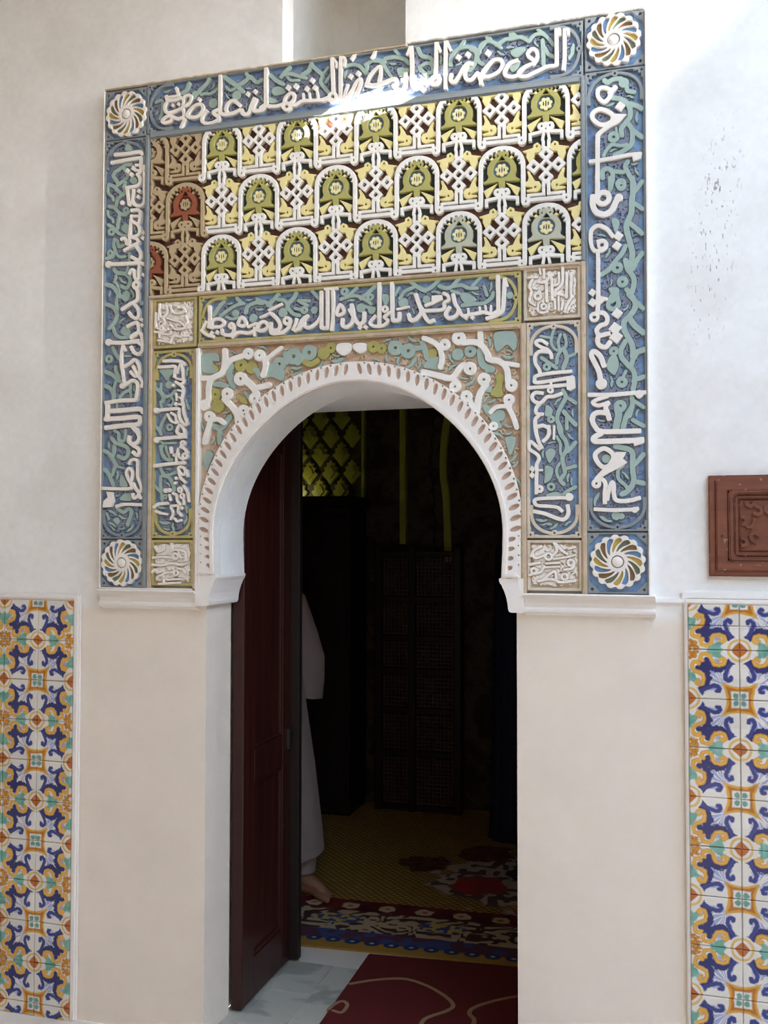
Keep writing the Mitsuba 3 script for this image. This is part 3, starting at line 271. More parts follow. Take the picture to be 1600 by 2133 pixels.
innerright=L,124,0,15392,22494,15230,22602,15091,22577,15082,22495,15229,22388,15407,22313,15520,22175,15536,22068/L,130,0,15439,22245,15179,22260,15048,22135,15048,21921,15161,21719,15193,21569/L,126,0,16096,21615,15501,21587,15079,21525,15029,21413,15078,21320,15581,21363,16143,21434;L,128,0,14841,21175,15338,21186,16110,21216/LP,0,0,15983,21417,16223,21454,16245,21112,16093,21022,15982,21075;LR,91,68,15499,21072/L,98,0,15516,21308,15515,21145;L,130,0,15248,20993,15044,21018,14946,20891,15011,20757,15206,20700,15401,20872,15595,20880,15805,20945/L,124,0,15206,20700,15075,20558,15075,20394,15245,20355/L,130,0,15172,20341,15041,20198,15040,19953,15064,19788/L,131,0,15122,19983,15284,20010,15446,19907,15461,19776;V,101,0,15604,22924,15538,22682,15537,22469,15698,22280,15923,22349,15972,22526,15917,22741;V,101,0,15805,22748,15731,22540,15763,22342;V,117,0,15827,22289,15713,22099,15680,21889;V,149,0,15923,22251,15986,22019,15881,21732;V,107,0,15986,22052,16227,22145;V,92,0,15214,22734,15490,22677;VR,101,117,15389,21789;V,124,0,15236,22076,15422,21935,15679,21742;V,139,0,15869,21064,15949,20849,15819,20594,15722,20370,15689,20176,15784,19961,15815,19765;V,123,0,16028,20813,16235,20667;V,149,0,15898,20412,16058,20211,16240,20011;V,116,0,15978,20214,15976,19890;VP,0,0,15384,20644,15561,20506,15512,20296,15334,20303,15335,20515;VR,101,110,15511,20198;L,131,0,15057,19980,15072,19767,15152,19503,15225,19354/L,130,0,15446,19967,15445,19755,15380,19627,15290,19548;L,81,0,15607,19978,15593,19604;L,124,0,15152,19315,14925,19526,14859,19478,14859,19314,15070,19162,15151,19013,15069,18819,15084,18655,15067,18411,15065,17987/L,81,0,15084,18655,15238,18668/LR,114,75,15163,18099;D,171,0,14946,18707;D,171,0,14937,18519;L,125,0,16078,17828,15566,17818,15065,17791,15024,17661,15129,17595,15404,17576,15677,17541,15821,17435/LB,125,0,16046,17844;L,140,0,15023,17417,15322,17349,15708,17201,15900,17184,16012,17344,15997,17570;V,139,0,15736,19958,15815,19711,15942,19529,15973,19285,15844,19029,15875,18801,15906,18558,15777,18366,15880,18234;V,100,0,15678,19667,15782,19452,15781,19209,15860,19028;V,131,0,16237,19472,16021,19219;V,122,0,16218,18770,15970,18702;V,100,0,15763,18869,15666,18676,15713,18432;VP,0,0,15492,19330,15636,19245,15620,19099,15458,18875,15361,19040,15346,19220;VP,0,0,15328,18797,15554,18743,15553,18532,15455,18339,15293,18276,15311,18488;VR,94,126,15503,18159;VP,0,0,15389,17950,15679,18011,15807,17880,15389,17869;V,122,0,15863,17935,16047,18054,16223,18140
sqTR=L,101,0,15882,24758,15867,24300,15666,24073,15652,23946;L,101,0,16006,24570,15990,23859;L,101,0,16143,24521,16128,23912,16177,23871;L,88,0,16115,23799,16002,23629,15938,23430;L,89,0,15768,24614,15767,24308,15641,24241;L,104,0,15491,24533,15554,24426,15564,23831;L,104,0,15390,24336,15400,23818/L,89,0,15149,24380,15364,24364,15491,24508;LR,92,92,15135,23945;L,85,0,14971,24458,14869,24273,14945,24113,14880,23835,15039,23689;LR,76,74,15311,23625;L,79,0,15146,23688,15133,23510,15260,23437,15424,23464;L,79,0,15639,23813,15651,23538;L,78,0,15753,23888,15763,23493;L,78,0,15890,23764,15839,23500;LB,51,0,15286,23781;LB,51,0,15413,23785;L,79,0,15715,23980,15922,23912;L,66,0,15110,24178,14996,24212,15142,24291;L,71,0,14838,24533,15124,24536;L,79,0,15189,24788,15216,24632;L,89,0,15315,24752,15314,24509
sqTL=L,86,0,2294,24593,2258,24437,2298,24185,2449,24153,2585,24324,2533,24520;L,98,0,2684,24510,2761,24313,2948,24232,3246,24280;L,86,0,2834,24510,2946,24503,3009,24420,3133,24445,3215,24361;L,98,0,2133,24287,2137,23856,2213,23772;L,74,0,2246,24290,2236,24065;L,86,0,2412,24110,2489,23947,2339,23843;LR,74,57,2352,23763;L,91,0,2587,24098,2788,24018,3013,23958,3213,23805;L,90,0,2702,23877,2841,23722,3015,23688,3337,23736;L,85,0,3260,24133,3336,23938,3256,23825;L,91,0,2101,23654,2366,23638,2603,23714;L,86,0,2267,23463,2303,23585,2643,23531,2729,23622;L,90,0,2695,23269,2843,23474,3092,23437,3302,23564;LR,66,64,3178,23521;L,84,0,2230,23352,2657,23282
sqBR=L,99,0,14891,16087,14997,16252,15196,16358;L,99,0,14950,16111,15043,16017,15335,16112;LR,89,98,15417,16066;L,98,0,15604,16452,15672,16254,15556,16102;L,98,0,15639,16440,15811,16254,15972,16150;L,84,0,15579,15997,15948,16046,16201,16116;L,84,0,15358,15856,15740,15882;L,84,0,15322,15738,15740,15765;LR,92,88,16085,15884;L,97,0,16181,15885,16130,15722,15889,15673;LR,94,80,14983,15630;L,99,0,14854,15512,15182,15597,15280,15773;L,98,0,15286,15399,15600,15624,15657,15334;LR,92,88,15899,15465;L,98,0,15122,15327,15507,15390,15784,15301,16197,15352;L,99,0,14843,15817,15148,15877;L,92,0,16018,16301,16202,16348
sqBL=L,99,0,2174,16323,2289,16171,2482,16232,2503,16384;L,99,0,2109,15957,2461,15989,2812,15971;L,98,0,2796,16425,2843,16233,3057,16234,3315,16154,3340,15883;LR,94,94,2958,16012;L,87,0,3057,16173,3137,15993,3261,15968;L,99,0,2054,15723,2464,15706,2802,15779,3140,15731,3374,15773;L,99,0,2074,15470,2193,15562,2273,15462,2477,15524;L,99,0,2416,15352,2579,15455,2760,15466,2917,15488;LR,85,83,2962,15458;L,87,0,3028,15610,3230,15571,3298,15462;L,88,0,2513,15333,2515,15121;L,88,0,2672,15224,3155,15249;L,88,0,2345,15078,3100,15128
spL=W,210,0,4725,22869,4727,22588,4642,22150,4225,21929,4126,21570,4141,21288,4032,21131/WR,178,161,3988,21072/W,194,0,4642,22190,4946,22528,5293,22629,5466,22688/WR,183,175,5574,22722/W,179,0,3848,21987,4247,21968;WR,182,182,5984,22640/W,206,0,6155,22552,6200,22272,6116,21979/W,157,0,6156,22452,6496,22684,6749,22844;WR,200,225,5298,21898/W,249,0,5493,21829,5775,21578,5883,21374/W,207,0,5818,21556,6310,21641/WR,174,182,5798,21219;WR,193,193,4822,21420/W,218,0,4714,21244,5000,20972,5175,20726,5220,20426/WR,183,183,5413,20837/W,167,0,5197,20686,5348,20760;WR,177,169,4168,20683/W,194,0,4213,20520,4105,20202,3997,19824/W,169,0,4213,20561,4477,20583,4719,20443;WP,0,0,8703,22842,8907,22889,9171,22835,9151,22604,8888,22476,8663,22651;WP,0,0,9232,22812,9474,22856,9715,22784,9635,22578,9434,22523,9252,22657;VP,0,0,3886,22794,4417,22805,4507,22519,4243,22532,4466,22159,3935,22185,3844,22513;VP,0,0,4249,21726,4512,21875,4908,21696,4689,21626;V,230,0,4947,22335,4862,22059,5017,21691;VP,0,0,6242,22269,6497,22336,6795,22163,6797,21768,6415,21905,6201,21915;VR,205,197,6667,22327;VR,236,236,7172,22556;VR,210,226,7715,22644;V,204,0,6877,22651,6929,22372;V,211,0,7320,22332,7528,22576;V,186,0,5814,22192,6009,21904;V,219,0,4281,20357,4611,20306,4893,20637;V,176,0,4523,20269,4527,19809;VP,0,0,4088,19560,4309,19434,4223,19155,4049,18838,3957,19282;OR,225,200,5295,22358;OB,207,0,5685,22258;OR,211,186,4361,21419;OB,231,0,4474,21033;OP,0,0,5171,21405,5475,21233,5520,21032,5259,21162;OP,0,0,4155,22456,4376,22405,4510,22217,4311,22247;O,210,0,7528,22380,7758,22263,7985,22356;OB,209,0,8212,22598;OR,160,168,8458,22759
spR=WR,196,204,12680,22821/W,196,0,12831,22673,13208,22659,13414,22536,13582,22267,13626,22109,13953,22025,14174,21793,14209,21423/WR,184,176,14319,21271/W,187,0,13359,22948,13366,22557/W,148,0,14100,21962,14523,21878;W,176,0,11568,22886,11877,22736,12069,22537,12145,22232,12099,21953/WR,167,167,12241,22640;W,199,0,11548,21819,12068,21673,12450,21587,12716,21884,12849,21971/WR,187,187,13038,21850/W,174,0,12450,21599,12640,21440/WR,166,173,12564,21313;WR,171,201,13468,21495/W,208,0,13524,21326,13317,20983,13242,20504/WR,172,172,12923,20999/W,164,0,13036,20846,13223,20505;WR,169,162,14244,20834/W,140,0,14281,20649,13875,20628,13671,20470/W,169,0,14200,20652,14353,20353,14480,19983;WR,148,111,13762,20043;VP,0,0,13807,22921,14177,22972,14434,22882,14507,22584,14396,22333,14176,22529,13879,22325,13769,22664;VR,210,210,10630,22637;VR,208,208,11042,22519;V,177,0,11257,22575,11529,22605;V,192,0,11510,22757,11664,22258;VP,0,0,11529,22001,11761,22253,12030,22276,12030,22013,12222,21853,11761,21914;V,224,0,13339,22391,13413,21979,13711,21797;VP,0,0,13506,21863,13822,21810,13543,21695;VB,184,0,13948,20368;V,215,0,13522,20623,13726,20339,13910,20056;VP,0,0,14131,19701,14424,19692,14424,19473,14276,19129,14167,19406;VB,188,0,12641,22318;VR,157,165,13038,22389;OR,188,180,9895,22717;OR,156,148,10174,22643;OP,0,0,13840,21625,14099,21612,14024,21248,14061,20988,13876,20923,13653,21043,13840,21330;OB,153,0,11838,22399;VB,111,0,13616,21192
'''

# ---------------------------------------------------------------- structure: the wall with its arched doorway
CX, CZ = 0.9235, 1.68
def arch_r(a): return .475 + .007 * math.cos(4 * a)
ARCH = [(CX + arch_r(a) * math.cos(a), CZ + arch_r(a) * math.sin(a)) for a in np.linspace(math.pi * 1.0, 0, 61)]
OPEN = Polygon([(.446, 1.54)] + [(.4425, 1.62)] + ARCH + [(1.4045, 1.62), (1.4005, 1.54), (1.441, 1.54), (1.441, 0), (.395, 0), (.395, 1.54)])
NICHE = rect(.661, 3.228, 1.088, 3.74)  # top added just above view to cut the daylight inside
WALL = rect(-3.2, 0, 6.0, 4.2)
front = ext(WALL.difference(OPEN).difference(NICHE), .19, 0)
back = ext(WALL.difference(rect(.372, 0, 1.475, 2.166)).difference(NICHE), .535, .19)
rear = ext(WALL.difference(rect(.372, 0, 1.475, 2.166)), .66, .535)
struct('wall_front', trimesh.util.concatenate([front, back, rear]), 'plaster', 'white plastered wall with an arched doorway and a niche above it')
# the niche's rounded left corner
cv = [(.661, .535)] + [(.661 + .09 * (1 - math.cos(a)), .535 - .09 * (1 - math.sin(a))) for a in np.linspace(0, math.pi / 2, 9)]
add('wall_front__niche_corner', prism_z(cv, 3.228, 3.74), 'plaster', 30)
# thicker dado of the wall below the cornice, on the right
struct('trim_1', relief(rect(1.838, 1.474, 1.935, 1.484).union(rect(1.925, 1.4885, 3.2, 1.506)).buffer(.004), 0, -.012, .004), 'plaster', 'low plaster ledge on the wall right of the carved surround, above the tiles')

# tile dadoes
tiles_mesh = {}
def tile_mesh(w0, w1, h0, h1, fu, fv):
    """A glazed tile with eased edges; w, h: the part of the 14 cm square that is kept."""
    k = (w0, w1, h0, h1, fu, fv)
    if k not in tiles_mesh:
        S, gp, c = .14, .0011, .0016
        x0, x1, z0, z1 = w0 * S + gp, w1 * S - gp, h0 * S + gp, h1 * S - gp
        V, UV = [], []
        for y, i in ((0, 0), (-.0062, 0), (-.0078, c)):
            for x, z in ((x0 + i, z0 + i), (x1 - i, z0 + i), (x1 - i, z1 - i), (x0 + i, z1 - i)):
                V.append((x, y, z)); u, v = x / S, z / S
                UV.append((1 - u if fu else u, 1 - v if fv else v))
        F = []
        for l in (0, 4):
            for j in range(4):
                a, b = l + j, l + (j + 1) % 4
                F += [(a, b, b + 4), (a, b + 4, a + 4)]
        F += [(8, 9, 10), (8, 10, 11)]
        tiles_mesh[k] = mikit.ply((np.array(V), np.array(F)), 'glazed_tile', uv=np.array(UV))
    return tiles_mesh[k]
def dado(key, x_line, z_line, cols, rows, label, x_lo, x_hi, z_hi):
    thing(key, label, 'tiles', kind='structure') if False else thing(key, label, 'tile panel')
    xa, xb = x_lo, x_hi
    add(key + '__backing', ext(rect(xa, 0, xb, z_hi), -.003, -.013), 'grout')
    for r in rows:
        for c in cols:
            X, Z = x_line + c * .14, z_line - (r + 1) * .14                # lower left corner; line r is the tile's top
            w0, w1, h0, h1 = max(0, (x_lo - X) / .14), min(1, (x_hi - X) / .14), max(0, -Z / .14), min(1, (z_hi - Z) / .14)
            if w1 - w0 < .04 or h1 - h0 < .04: continue
            # star corners: odd column lines with even row lines, and so on by mirrors
            fu = (c % 2) == 0          # star's line on the right of this tile
            fv = (r % 2) == 0          # star's line on top
            parts = [(h0, h1)] if not (key.endswith('001') and r == 0) else [(h0, .49), (.49, h1)]
            for a, b in parts:
                k = num(key + '__tile')
                scene[k] = {**tile_mesh(round(w0, 3), round(w1, 3), round(a, 3), round(b, 3), fu, fv),
                            'to_world': T4().translate([X + random.uniform(-.0006, .0006), -.013 + random.uniform(-.0008, .0004), Z + random.uniform(-.0006, .0006)]).rotate([0, 1, 0], random.uniform(-.25, .25))}
dado('tile_dado', -.389, 1.4435, range(-5, 2), range(-1, 11), 'blue, orange and white painted tile dado left of the doorway', -1.09, -.109, 1.446)
dado('tile_dado_001', 1.940, 1.4818, range(0, 7), range(0, 11), 'blue, orange and white painted tile dado right of the doorway, below a wooden panel', 1.9405, 2.92, 1.471)
add('tile_dado__border', relief(rect(-1.2, 1.446, -.085, 1.466).union(rect(-.109, 0, -.085, 1.44)).union(Point(-.112, 1.44).buffer(.026, 8)).difference(rect(-1.3, -.1, -.109, 1.446)), -.003, -.019, .006), 'white_stucco', label='white plaster edge round the tiles')
add('tile_dado_001__border', relief(rect(1.930, 0, 1.9405, 1.471).union(rect(1.93, 1.471, 2.95, 1.486)), -.003, -.018, .004), 'white_stucco', label='white plaster edge round the tiles')

# ---------------------------------------------------------------- the carved surround
Y0, YG, YV, YL = 0.0, -.0185, -.029, -.0345       # wall, ground of the carving, scrolls, letters
TR = {}
for ln in TRACES.strip().splitlines():
    n, body = ln.split('=')
    TR[n] = [[(lambda a: (a[0], int(a[1]) * 1e-4, int(a[2]) * 1e-4, np.array(a[3:], float).reshape(-1, 2) * 1e-4))(s.split(',')) for s in g.split('/')] for g in body.split(';')]
def fillers(key, region, taken, n, mat, seed, size=.0085, y=-.0245):
    """Small carved comma leaves that fill the ground between the scrolls; too small and too many to count."""
    rn = random.Random(seed); out = []
    x0, z0, x1, z1 = region.bounds
    for _ in range(n):
        x, z, a, l = rn.uniform(x0, x1), rn.uniform(z0, z1), rn.uniform(0, 6.28), size * rn.uniform(.8, 1.6)
        pts = [(x + l * t * math.cos(a + .9 * t), z + l * t * math.sin(a + .9 * t)) for t in (-1, -.3, .4, 1.1)]
        s = LineString(pts).buffer(size * rn.uniform(.22, .34), 2)
        if region.contains(s): out.append(s)
    g = unary_union(out).difference(taken.buffer(.0015))
    m = ext(g, YG + .001, y)
    if m is not None: add(key + '__ground_scroll', m, mat, label='tiny carved leaves filling the ground', kind='stuff')
def carving(key, tr, region, mats, clip=None, seed=1, nfill=0, fillmat='slate', leaves=0):
    clip = clip or region.buffer(.004)
    occ = []; j = 0
    names = {'L': 'letter', 'D': 'dot', 'V': 'scroll', 'W': 'scroll', 'O': 'leaf'}
    for g in tr:
        k0 = g[0][0]
        P = unary_union([stroke(*s) for s in g]).intersection(clip)
        if P.is_empty: continue
        occ.append(P); j += 1
        nm = names[k0[0]]
        if k0[0] == 'V' and k0[1:] in ('P', 'B'): nm = 'leaf'
        top = (YL if k0[0] in 'LDW' else YV) - .00006 * (j % 9)
        add(f'{key}__{nm}', relief(P, YG + .001, top, .0012), mats[k0[0]])
    u = unary_union(occ)
    if leaves:                                                            # pointed acanthus leaves in the larger gaps
        rn = random.Random(seed + 50); x0, z0, x1, z1 = region.bounds; n = 0; free = region.difference(u.buffer(.0025))
        for _ in range(5000):
            if n >= leaves: break
            x, z, a, L, s = rn.uniform(x0, x1), rn.uniform(z0, z1), rn.uniform(0, 6.28), rn.uniform(.012, .027), rn.choice((-1, 1))
            ca, sa = math.cos(a), math.sin(a)
            pts = spline([(-L, 0), (-.45 * L, .34 * L * s), (.25 * L, .42 * L * s), (L, .10 * L * s), (.75 * L, -.12 * L * s), (.2 * L, -.02 * L), (-.3 * L, -.16 * L * s)], True, 3)
            P = Polygon([(x + ca * p - sa * q, z + sa * p + ca * q) for p, q in pts]).buffer(0)
            if free.contains(P):
                n += 1; free = free.difference(P.buffer(.003)); u = u.union(P)
                add(f'{key}__leaf', relief(P, YG + .001, YV + .0006 * rn.random(), .001), mats['V'])
    if nfill: fillers(key, region, u, int(nfill * .5), fillmat, seed)
    return u
def capsule(x0, z0, x1, z1, horiz):
    """The cartouche with scalloped round ends inside a band."""
    w, h = x1 - x0, z1 - z0; r = min(w, h) / 2
    c = (rect(x0 + r * .8, z0, x1 - r * .8, z1).union(affinity.scale(Point(x0 + r * .8, (z0 + z1) / 2).buffer(1, 16), r * .8, r)).union(affinity.scale(Point(x1 - r * .8, (z0 + z1) / 2).buffer(1, 16), r * .8, r))) if horiz else \
        (rect(x0, z0 + r * .8, x1, z1 - r * .8).union(affinity.scale(Point((x0 + x1) / 2, z0 + r * .8).buffer(1, 16), r, r * .8)).union(affinity.scale(Point((x0 + x1) / 2, z1 - r * .8).buffer(1, 16), r, r * .8)))
    return c
def panel(key, label, box4, ground, border_mat, tr, mats, horiz, group=None, bw=.006, nfill=900, seed=1, cap=True, cats='inscription'):
    x0, z0, x1, z1 = box4
    R = rect(*box4)
    thing(key, label, cats, group)
    add(key + '__ground', ext(R, Y0, YG), ground)
    inner = R.buffer(-bw)
    if cap:
        C = capsule(x0 + bw, z0 + bw, x1 - bw, z1 - bw, horiz)
        ring = C.difference(C.buffer(-.010))
        ends = (rect(x0, z0, x0 + .1, z1).union(rect(x1 - .1, z0, x1, z1))) if horiz else (rect(x0, z0, x1, z0 + .1).union(rect(x0, z1 - .1, x1, z1)))
        B = R.difference(inner).union(ring.intersection(ends))
        t = .02                                                          # small squares in the corners, stepped
        for cx, sx in ((x0, 1), (x1, -1)):
            for cz, sz in ((z0, 1), (z1, -1)):
                B = B.union(rect(*sorted((cx, cx + sx * t)), 0, 0) if False else Polygon([(cx, cz), (cx + sx * t * 1.7, cz), (cx + sx * t * 1.7, cz + sz * t * .55), (cx + sx * t, cz + sz * t * .55), (cx + sx * t, cz + sz * t), (cx + sx * t * .55, cz + sz * t), (cx + sx * t * .55, cz + sz * t * 1.7), (cx, cz + sz * t * 1.7)]))
                B = B.difference(Point(cx + sx * t * .5, cz + sz * t * .5).buffer(.0028, 3))
        mids = [(x0 + bw + .006, (z0 + z1) / 2), (x1 - bw - .006, (z0 + z1) / 2)] if horiz else [((x0 + x1) / 2, z0 + bw + .006), ((x0 + x1) / 2, z1 - bw - .006)]
        for mx, mz in mids: B = B.union(Point(mx, mz).buffer(.010, 5)).difference(Point(mx, mz).buffer(.003, 3))
        add(key + '__border', relief(B, Y0, -.0305, .0015), border_mat)
        region = C.buffer(-.012)
    else:
        add(key + '__border', relief(R.difference(inner), Y0, -.0305, .0015), border_mat); region = inner
    carving(key, tr, region, mats, clip=R.buffer(-.0015), seed=seed, nfill=nfill, leaves=0 if not cap else 60 if max(x1 - x0, z1 - z0) > 1.2 else 34)
PM = {'L': 'cream', 'D': 'cream', 'V': 'teal'}
panel('inscription_panel', 'long carved inscription band across the top, cream Arabic letters on blue', (.172, 3.055, 1.652, 3.226), 'blue_ground', 'grey_blue', TR['top'], PM, True, nfill=3600, seed=2)
panel('inscription_panel_001', 'tall carved inscription band on the far left, cream Arabic letters on blue', (.006, 1.660, .170, 3.046), 'blue_ground', 'grey_blue', TR['left'], PM, False, nfill=3600, seed=3)
panel('inscription_panel_002', 'tall carved inscription band on the far right, large cream Arabic letters on bright blue', (1.657, 1.682, 1.832, 3.062), 'blue_ground', 'grey_blue', TR['right'], PM, False, nfill=3400, seed=4)
panel('inscription_panel_003', 'olive-framed carved inscription band above the arch, below the lattice panel', (.374, 2.316, 1.462, 2.478), 'blue_ground', 'olive_frame', TR['innertop'], PM, True, bw=.010, nfill=2600, seed=5)
panel('inscription_panel_004', 'narrow olive-framed carved inscription band left of the arch', (.203, 1.662, .360, 2.300), 'blue_ground', 'olive_frame', TR['innerleft'], PM, False, bw=.009, nfill=1700, seed=6)
panel('inscription_panel_005', 'narrow pale-framed carved inscription band right of the arch', (1.478, 1.662, 1.641, 2.316), 'blue_ground', 'pale_tan', TR['innerright'], PM, False, bw=.009, nfill=1700, seed=7)
SM = {'L': 'cream', 'D': 'cream', 'V': 'cream'}
def square(key, label, b, bm, gm, tr, seed):
    panel(key, label, b, gm, bm, tr, SM, True, cap=False, bw=.009, nfill=0, cats='carved square')
    x0, z0, x1, z1 = b
    fillers(key, rect(*b).buffer(-.012), unary_union([stroke(*s) for g in tr for s in g]), 420, 'cream', seed, .007, -.027)
square('calligraphy_square', 'olive-framed square of crowded cream carved letters, upper left of the arch', (.203, 2.308, .366, 2.478), 'olive_frame', 'square_paint', TR['sqTL'], 11)
square('calligraphy_square_001', 'pale square of tall cream carved letters, upper right of the arch', (1.470, 2.324, 1.641, 2.484), 'pale_tan', 'square_paint', TR['sqTR'], 12)
square('calligraphy_square_002', 'worn cream carved square at the lower left, beside the left arch foot', (.203, 1.502, .360, 1.656), 'olive_frame', 'square_paint', TR['sqBL'], 13)
square('calligraphy_square_003', 'worn cream carved square at the lower right, beside the right arch foot', (1.478, 1.504, 1.641, 1.656), 'pale_tan', 'square_paint', TR['sqBR'], 14)

# rosettes in the corners
def rosette(key, label, cx, cz, b, seed):
    thing(key, label, 'rosette')
    add(key + '__ground', ext(rect(*b), Y0, YG), 'blue_ground')
    R, n = .0805, 16
    ring = unary_union([Point(cx, cz).buffer(R - .006, 24)] + [Point(cx + (R - .0125) * math.cos(t), cz + (R - .0125) * math.sin(t)).buffer(.0128, 5) for t in np.arange(n) * 2 * math.pi / n + .1])
    cols = ['ochre_paint', 'blue_paint', 'brown_paint', 'green_paint']
    for i in range(n):
        a = 2 * math.pi * (i / n) + 1.5
        L, Rr = [], []
        for u in np.linspace(0, 1, 7):
            r = .031 + .035 * u; th = a + .52 * (1 - u)**1.2; w = .0012 + .0094 * u
            if u == 1: w *= .8
            L.append((r, th + w / r)); Rr.append((r, th - w / r))
        pg = Polygon([(cx + r * math.cos(t), cz + r * math.sin(t)) for r, t in L + [(.0705, a)] + Rr[::-1]]).buffer(.0006)
        ring = ring.difference(pg)
        add(key + '__petal', ext(pg.buffer(.0008), Y0, -.0275), cols[(i + seed) % 4])
    add(key + '__wheel', relief(ring.difference(Point(cx, cz).buffer(.0185, 12)), YG + .001, -.0355, .0016), 'cream')
    boss = trimesh.creation.uv_sphere(1.0, count=[10, 20]); boss.apply_scale([.0165, .0065, .0165]); boss.apply_translation([cx, -.031, cz])
    add(key + '__boss', boss, 'cream', True)
    x0, z0, x1, z1 = b
    cor = []
    for px, sx in ((x0, 1), (x1, -1)):
        for pz, sz in ((z0, 1), (z1, -1)):
            q = Polygon([(px, pz), (px + sx * .04, pz), (px + sx * .03, pz + sz * .012), (px + sx * .012, pz + sz * .03), (px, pz + sz * .04)])
            cor.append(q.difference(Point(px + sx * .013, pz + sz * .013).buffer(.004, 3)))
    cor.append(rect(*b).difference(rect(*b).buffer(-.005)))
    add(key + '__border', relief(unary_union(cor).difference(Point(cx, cz).buffer(R - .002)), Y0, -.029, .0015), 'grey_blue')
rosette('rosette', 'pinwheel rosette in the upper left corner of the carved surround', .092, 3.134, (.006, 3.050, .170, 3.222), 0)
rosette('rosette_001', 'pinwheel rosette in the upper right corner of the carved surround', 1.742, 3.152, (1.657, 3.066, 1.832, 3.234), 0)
rosette('rosette_002', 'pinwheel rosette in the lower left corner of the carved surround', .090, 1.578, (.006, 1.494, .170, 1.656), 0)
rosette('rosette_003', 'pinwheel rosette in the lower right corner of the carved surround', 1.744, 1.592, (1.657, 1.498, 1.832, 1.678), 0)

# mouldings between the panels, each a bar of its own
def strip(x0, z0, x1, z1, y, mat, label, b=.004):
    k = add('frame_bar', relief(rect(x0, z0, x1, z1), -.001, y, b), mat); labels[k] = {'label': label, 'category': 'frame bar'}
strip(.1702, 1.494, .1862, 3.050, -.0385, 'grey_blue', 'upright grey-blue bar along the far left inscription band')
strip(.1866, 1.494, .2026, 2.479, -.036, 'tan', 'upright tan bar left of the narrow olive-framed inscription')
strip(.1866, 3.034, 1.6438, 3.0543, -.038, 'grey_blue', 'long horizontal grey-blue bar between the top inscription and the lattice panel')
strip(1.6442, 2.491, 1.6566, 3.0543, -.038, 'grey_blue', 'upright grey-blue bar right of the lattice panel', .003)
strip(1.6414, 1.494, 1.6566, 2.4906, -.0385, 'tan', 'upright tan bar along the far right inscription band', .004)
strip(.1866, 2.4795, 1.6410, 2.4905, -.0375, 'tan', 'long horizontal tan bar under the lattice panel', .003)
strip(.374, 2.3005, 1.4600, 2.3155, -.039, 'tan', 'horizontal tan bar just above the arch spandrels', .004)
strip(.3605, 1.494, .3690, 2.2995, -.036, 'tan', 'thin upright tan bar right of the narrow olive-framed inscription', .002)
strip(.3692, 1.490, .3835, 2.2995, -.041, 'cream_white', 'upright white bar along the left edge of the left spandrel', .003)
strip(1.4602, 1.494, 1.4768, 2.3155, -.039, 'tan', 'upright tan bar along the right edge of the right spandrel', .004)
strip(1.8322, 1.494, 1.8372, 3.228, -.0365, 'white_stucco', 'white plaster edge down the right side of the carved surround', .0015)
strip(.0020, 1.494, .0058, 3.222, -.034, 'cream', 'pale plaster edge down the left side of the carved surround', .001)
strip(.0060, 1.488, .3600, 1.4935, -.036, 'cream', 'thin pale edge under the lower left rosette and carved square', .001)
strip(1.4780, 1.490, 1.8320, 1.4955, -.036, 'cream', 'thin pale edge under the lower right rosette and carved square', .001)
def ragged(x0, x1, z0, z1, amp, y, mat, seed, label):
    rn = np.random.RandomState(seed); xs = np.linspace(x0, x1, int((x1 - x0) / .008))
    top = z1 + amp * np.convolve(rn.randn(len(xs)), [.25, .5, .25], 'same'); bot = z0 - amp * .8 * np.abs(np.convolve(rn.randn(len(xs)), [.3, .4, .3], 'same'))
    k = add('frame_bar', relief(Polygon(list(zip(xs, bot)) + list(zip(xs, top))[::-1]).buffer(0), -.001, y, .002), mat); labels[k] = {'label': label, 'category': 'frame bar'}
ragged(.0060, 1.10, 3.2270, 3.2330, .0018, -.033, 'tan', 1, 'ragged tan plaster edge along the top of the carved surround, left part')
ragged(1.102, 1.8372, 3.2345, 3.2405, .0032, -.034, 'cream_white', 2, 'ragged white plaster edge along the top of the carved surround, right part')

# lattice panel
thing('lattice_panel', 'large carved lattice panel of white arches, knots and green bell flowers on maroon', 'carved panel')
LX0, LZ0, LX1, LZ1 = .1885, 2.4915, 1.6440, 3.0335
LR = rect(LX0, LZ0, LX1, LZ1)
add('lattice_panel__ground', ext(LR, Y0, -.0165), 'maroon_ground')
K, KT = .000167, .0001485
def tp(pts, sh=True): return [((x - 820) * KT, (470 - (y + (.1 * (x - 820) if sh else 0))) * KT) for x, y in pts]
def mir(g): return affinity.scale(g, -1, 1, origin=(0, 0))
def dia(x, z, r): return Polygon([(x - r, z), (x, z - r), (x + r, z), (x, z + r)]).buffer(-.002).buffer(.002, 2)
KN = [(0, 0), (-.0375, 0), (.0375, 0), (0, -.0358), (0, .0358)]
knot = unary_union([dia(x, z, .0225) for x, z in KN]).buffer(.0008)
knot = knot.union(rect(-.0128, .05, -.0035, .078)).union(rect(.0035, .05, .0128, .078)).union(rect(-.0128, -.0925, -.0025, -.05)).union(rect(.0025, -.0925, .0128, -.05))
knot = knot.union(rect(-.058, -.0925, -.0025, -.0835)).union(rect(.0025, -.0925, .058, -.0835)).union(rect(-.058, -.110, -.049, -.0835)).union(rect(.049, -.110, .058, -.0835)).union(rect(-.055, -.1085, .055, -.0968))
knot = knot.difference(unary_union([dia(x, z, .0085 if (x or z) else .0108) for x, z in KN]))
t = np.linspace(0, math.pi, 25)
outer = Polygon([(-.0725, -.1066)] + [(-.0725 * math.cos(a), .010 + .0640 * math.sin(a)**.9) for a in t] + [(.0725, -.1066)])
inn = Polygon([(-.0590, -.112)] + [(-.0590 * math.cos(a), .008 + .0525 * math.sin(a)**.9) for a in t] + [(.0590, -.112)])
arch = outer.difference(inn)
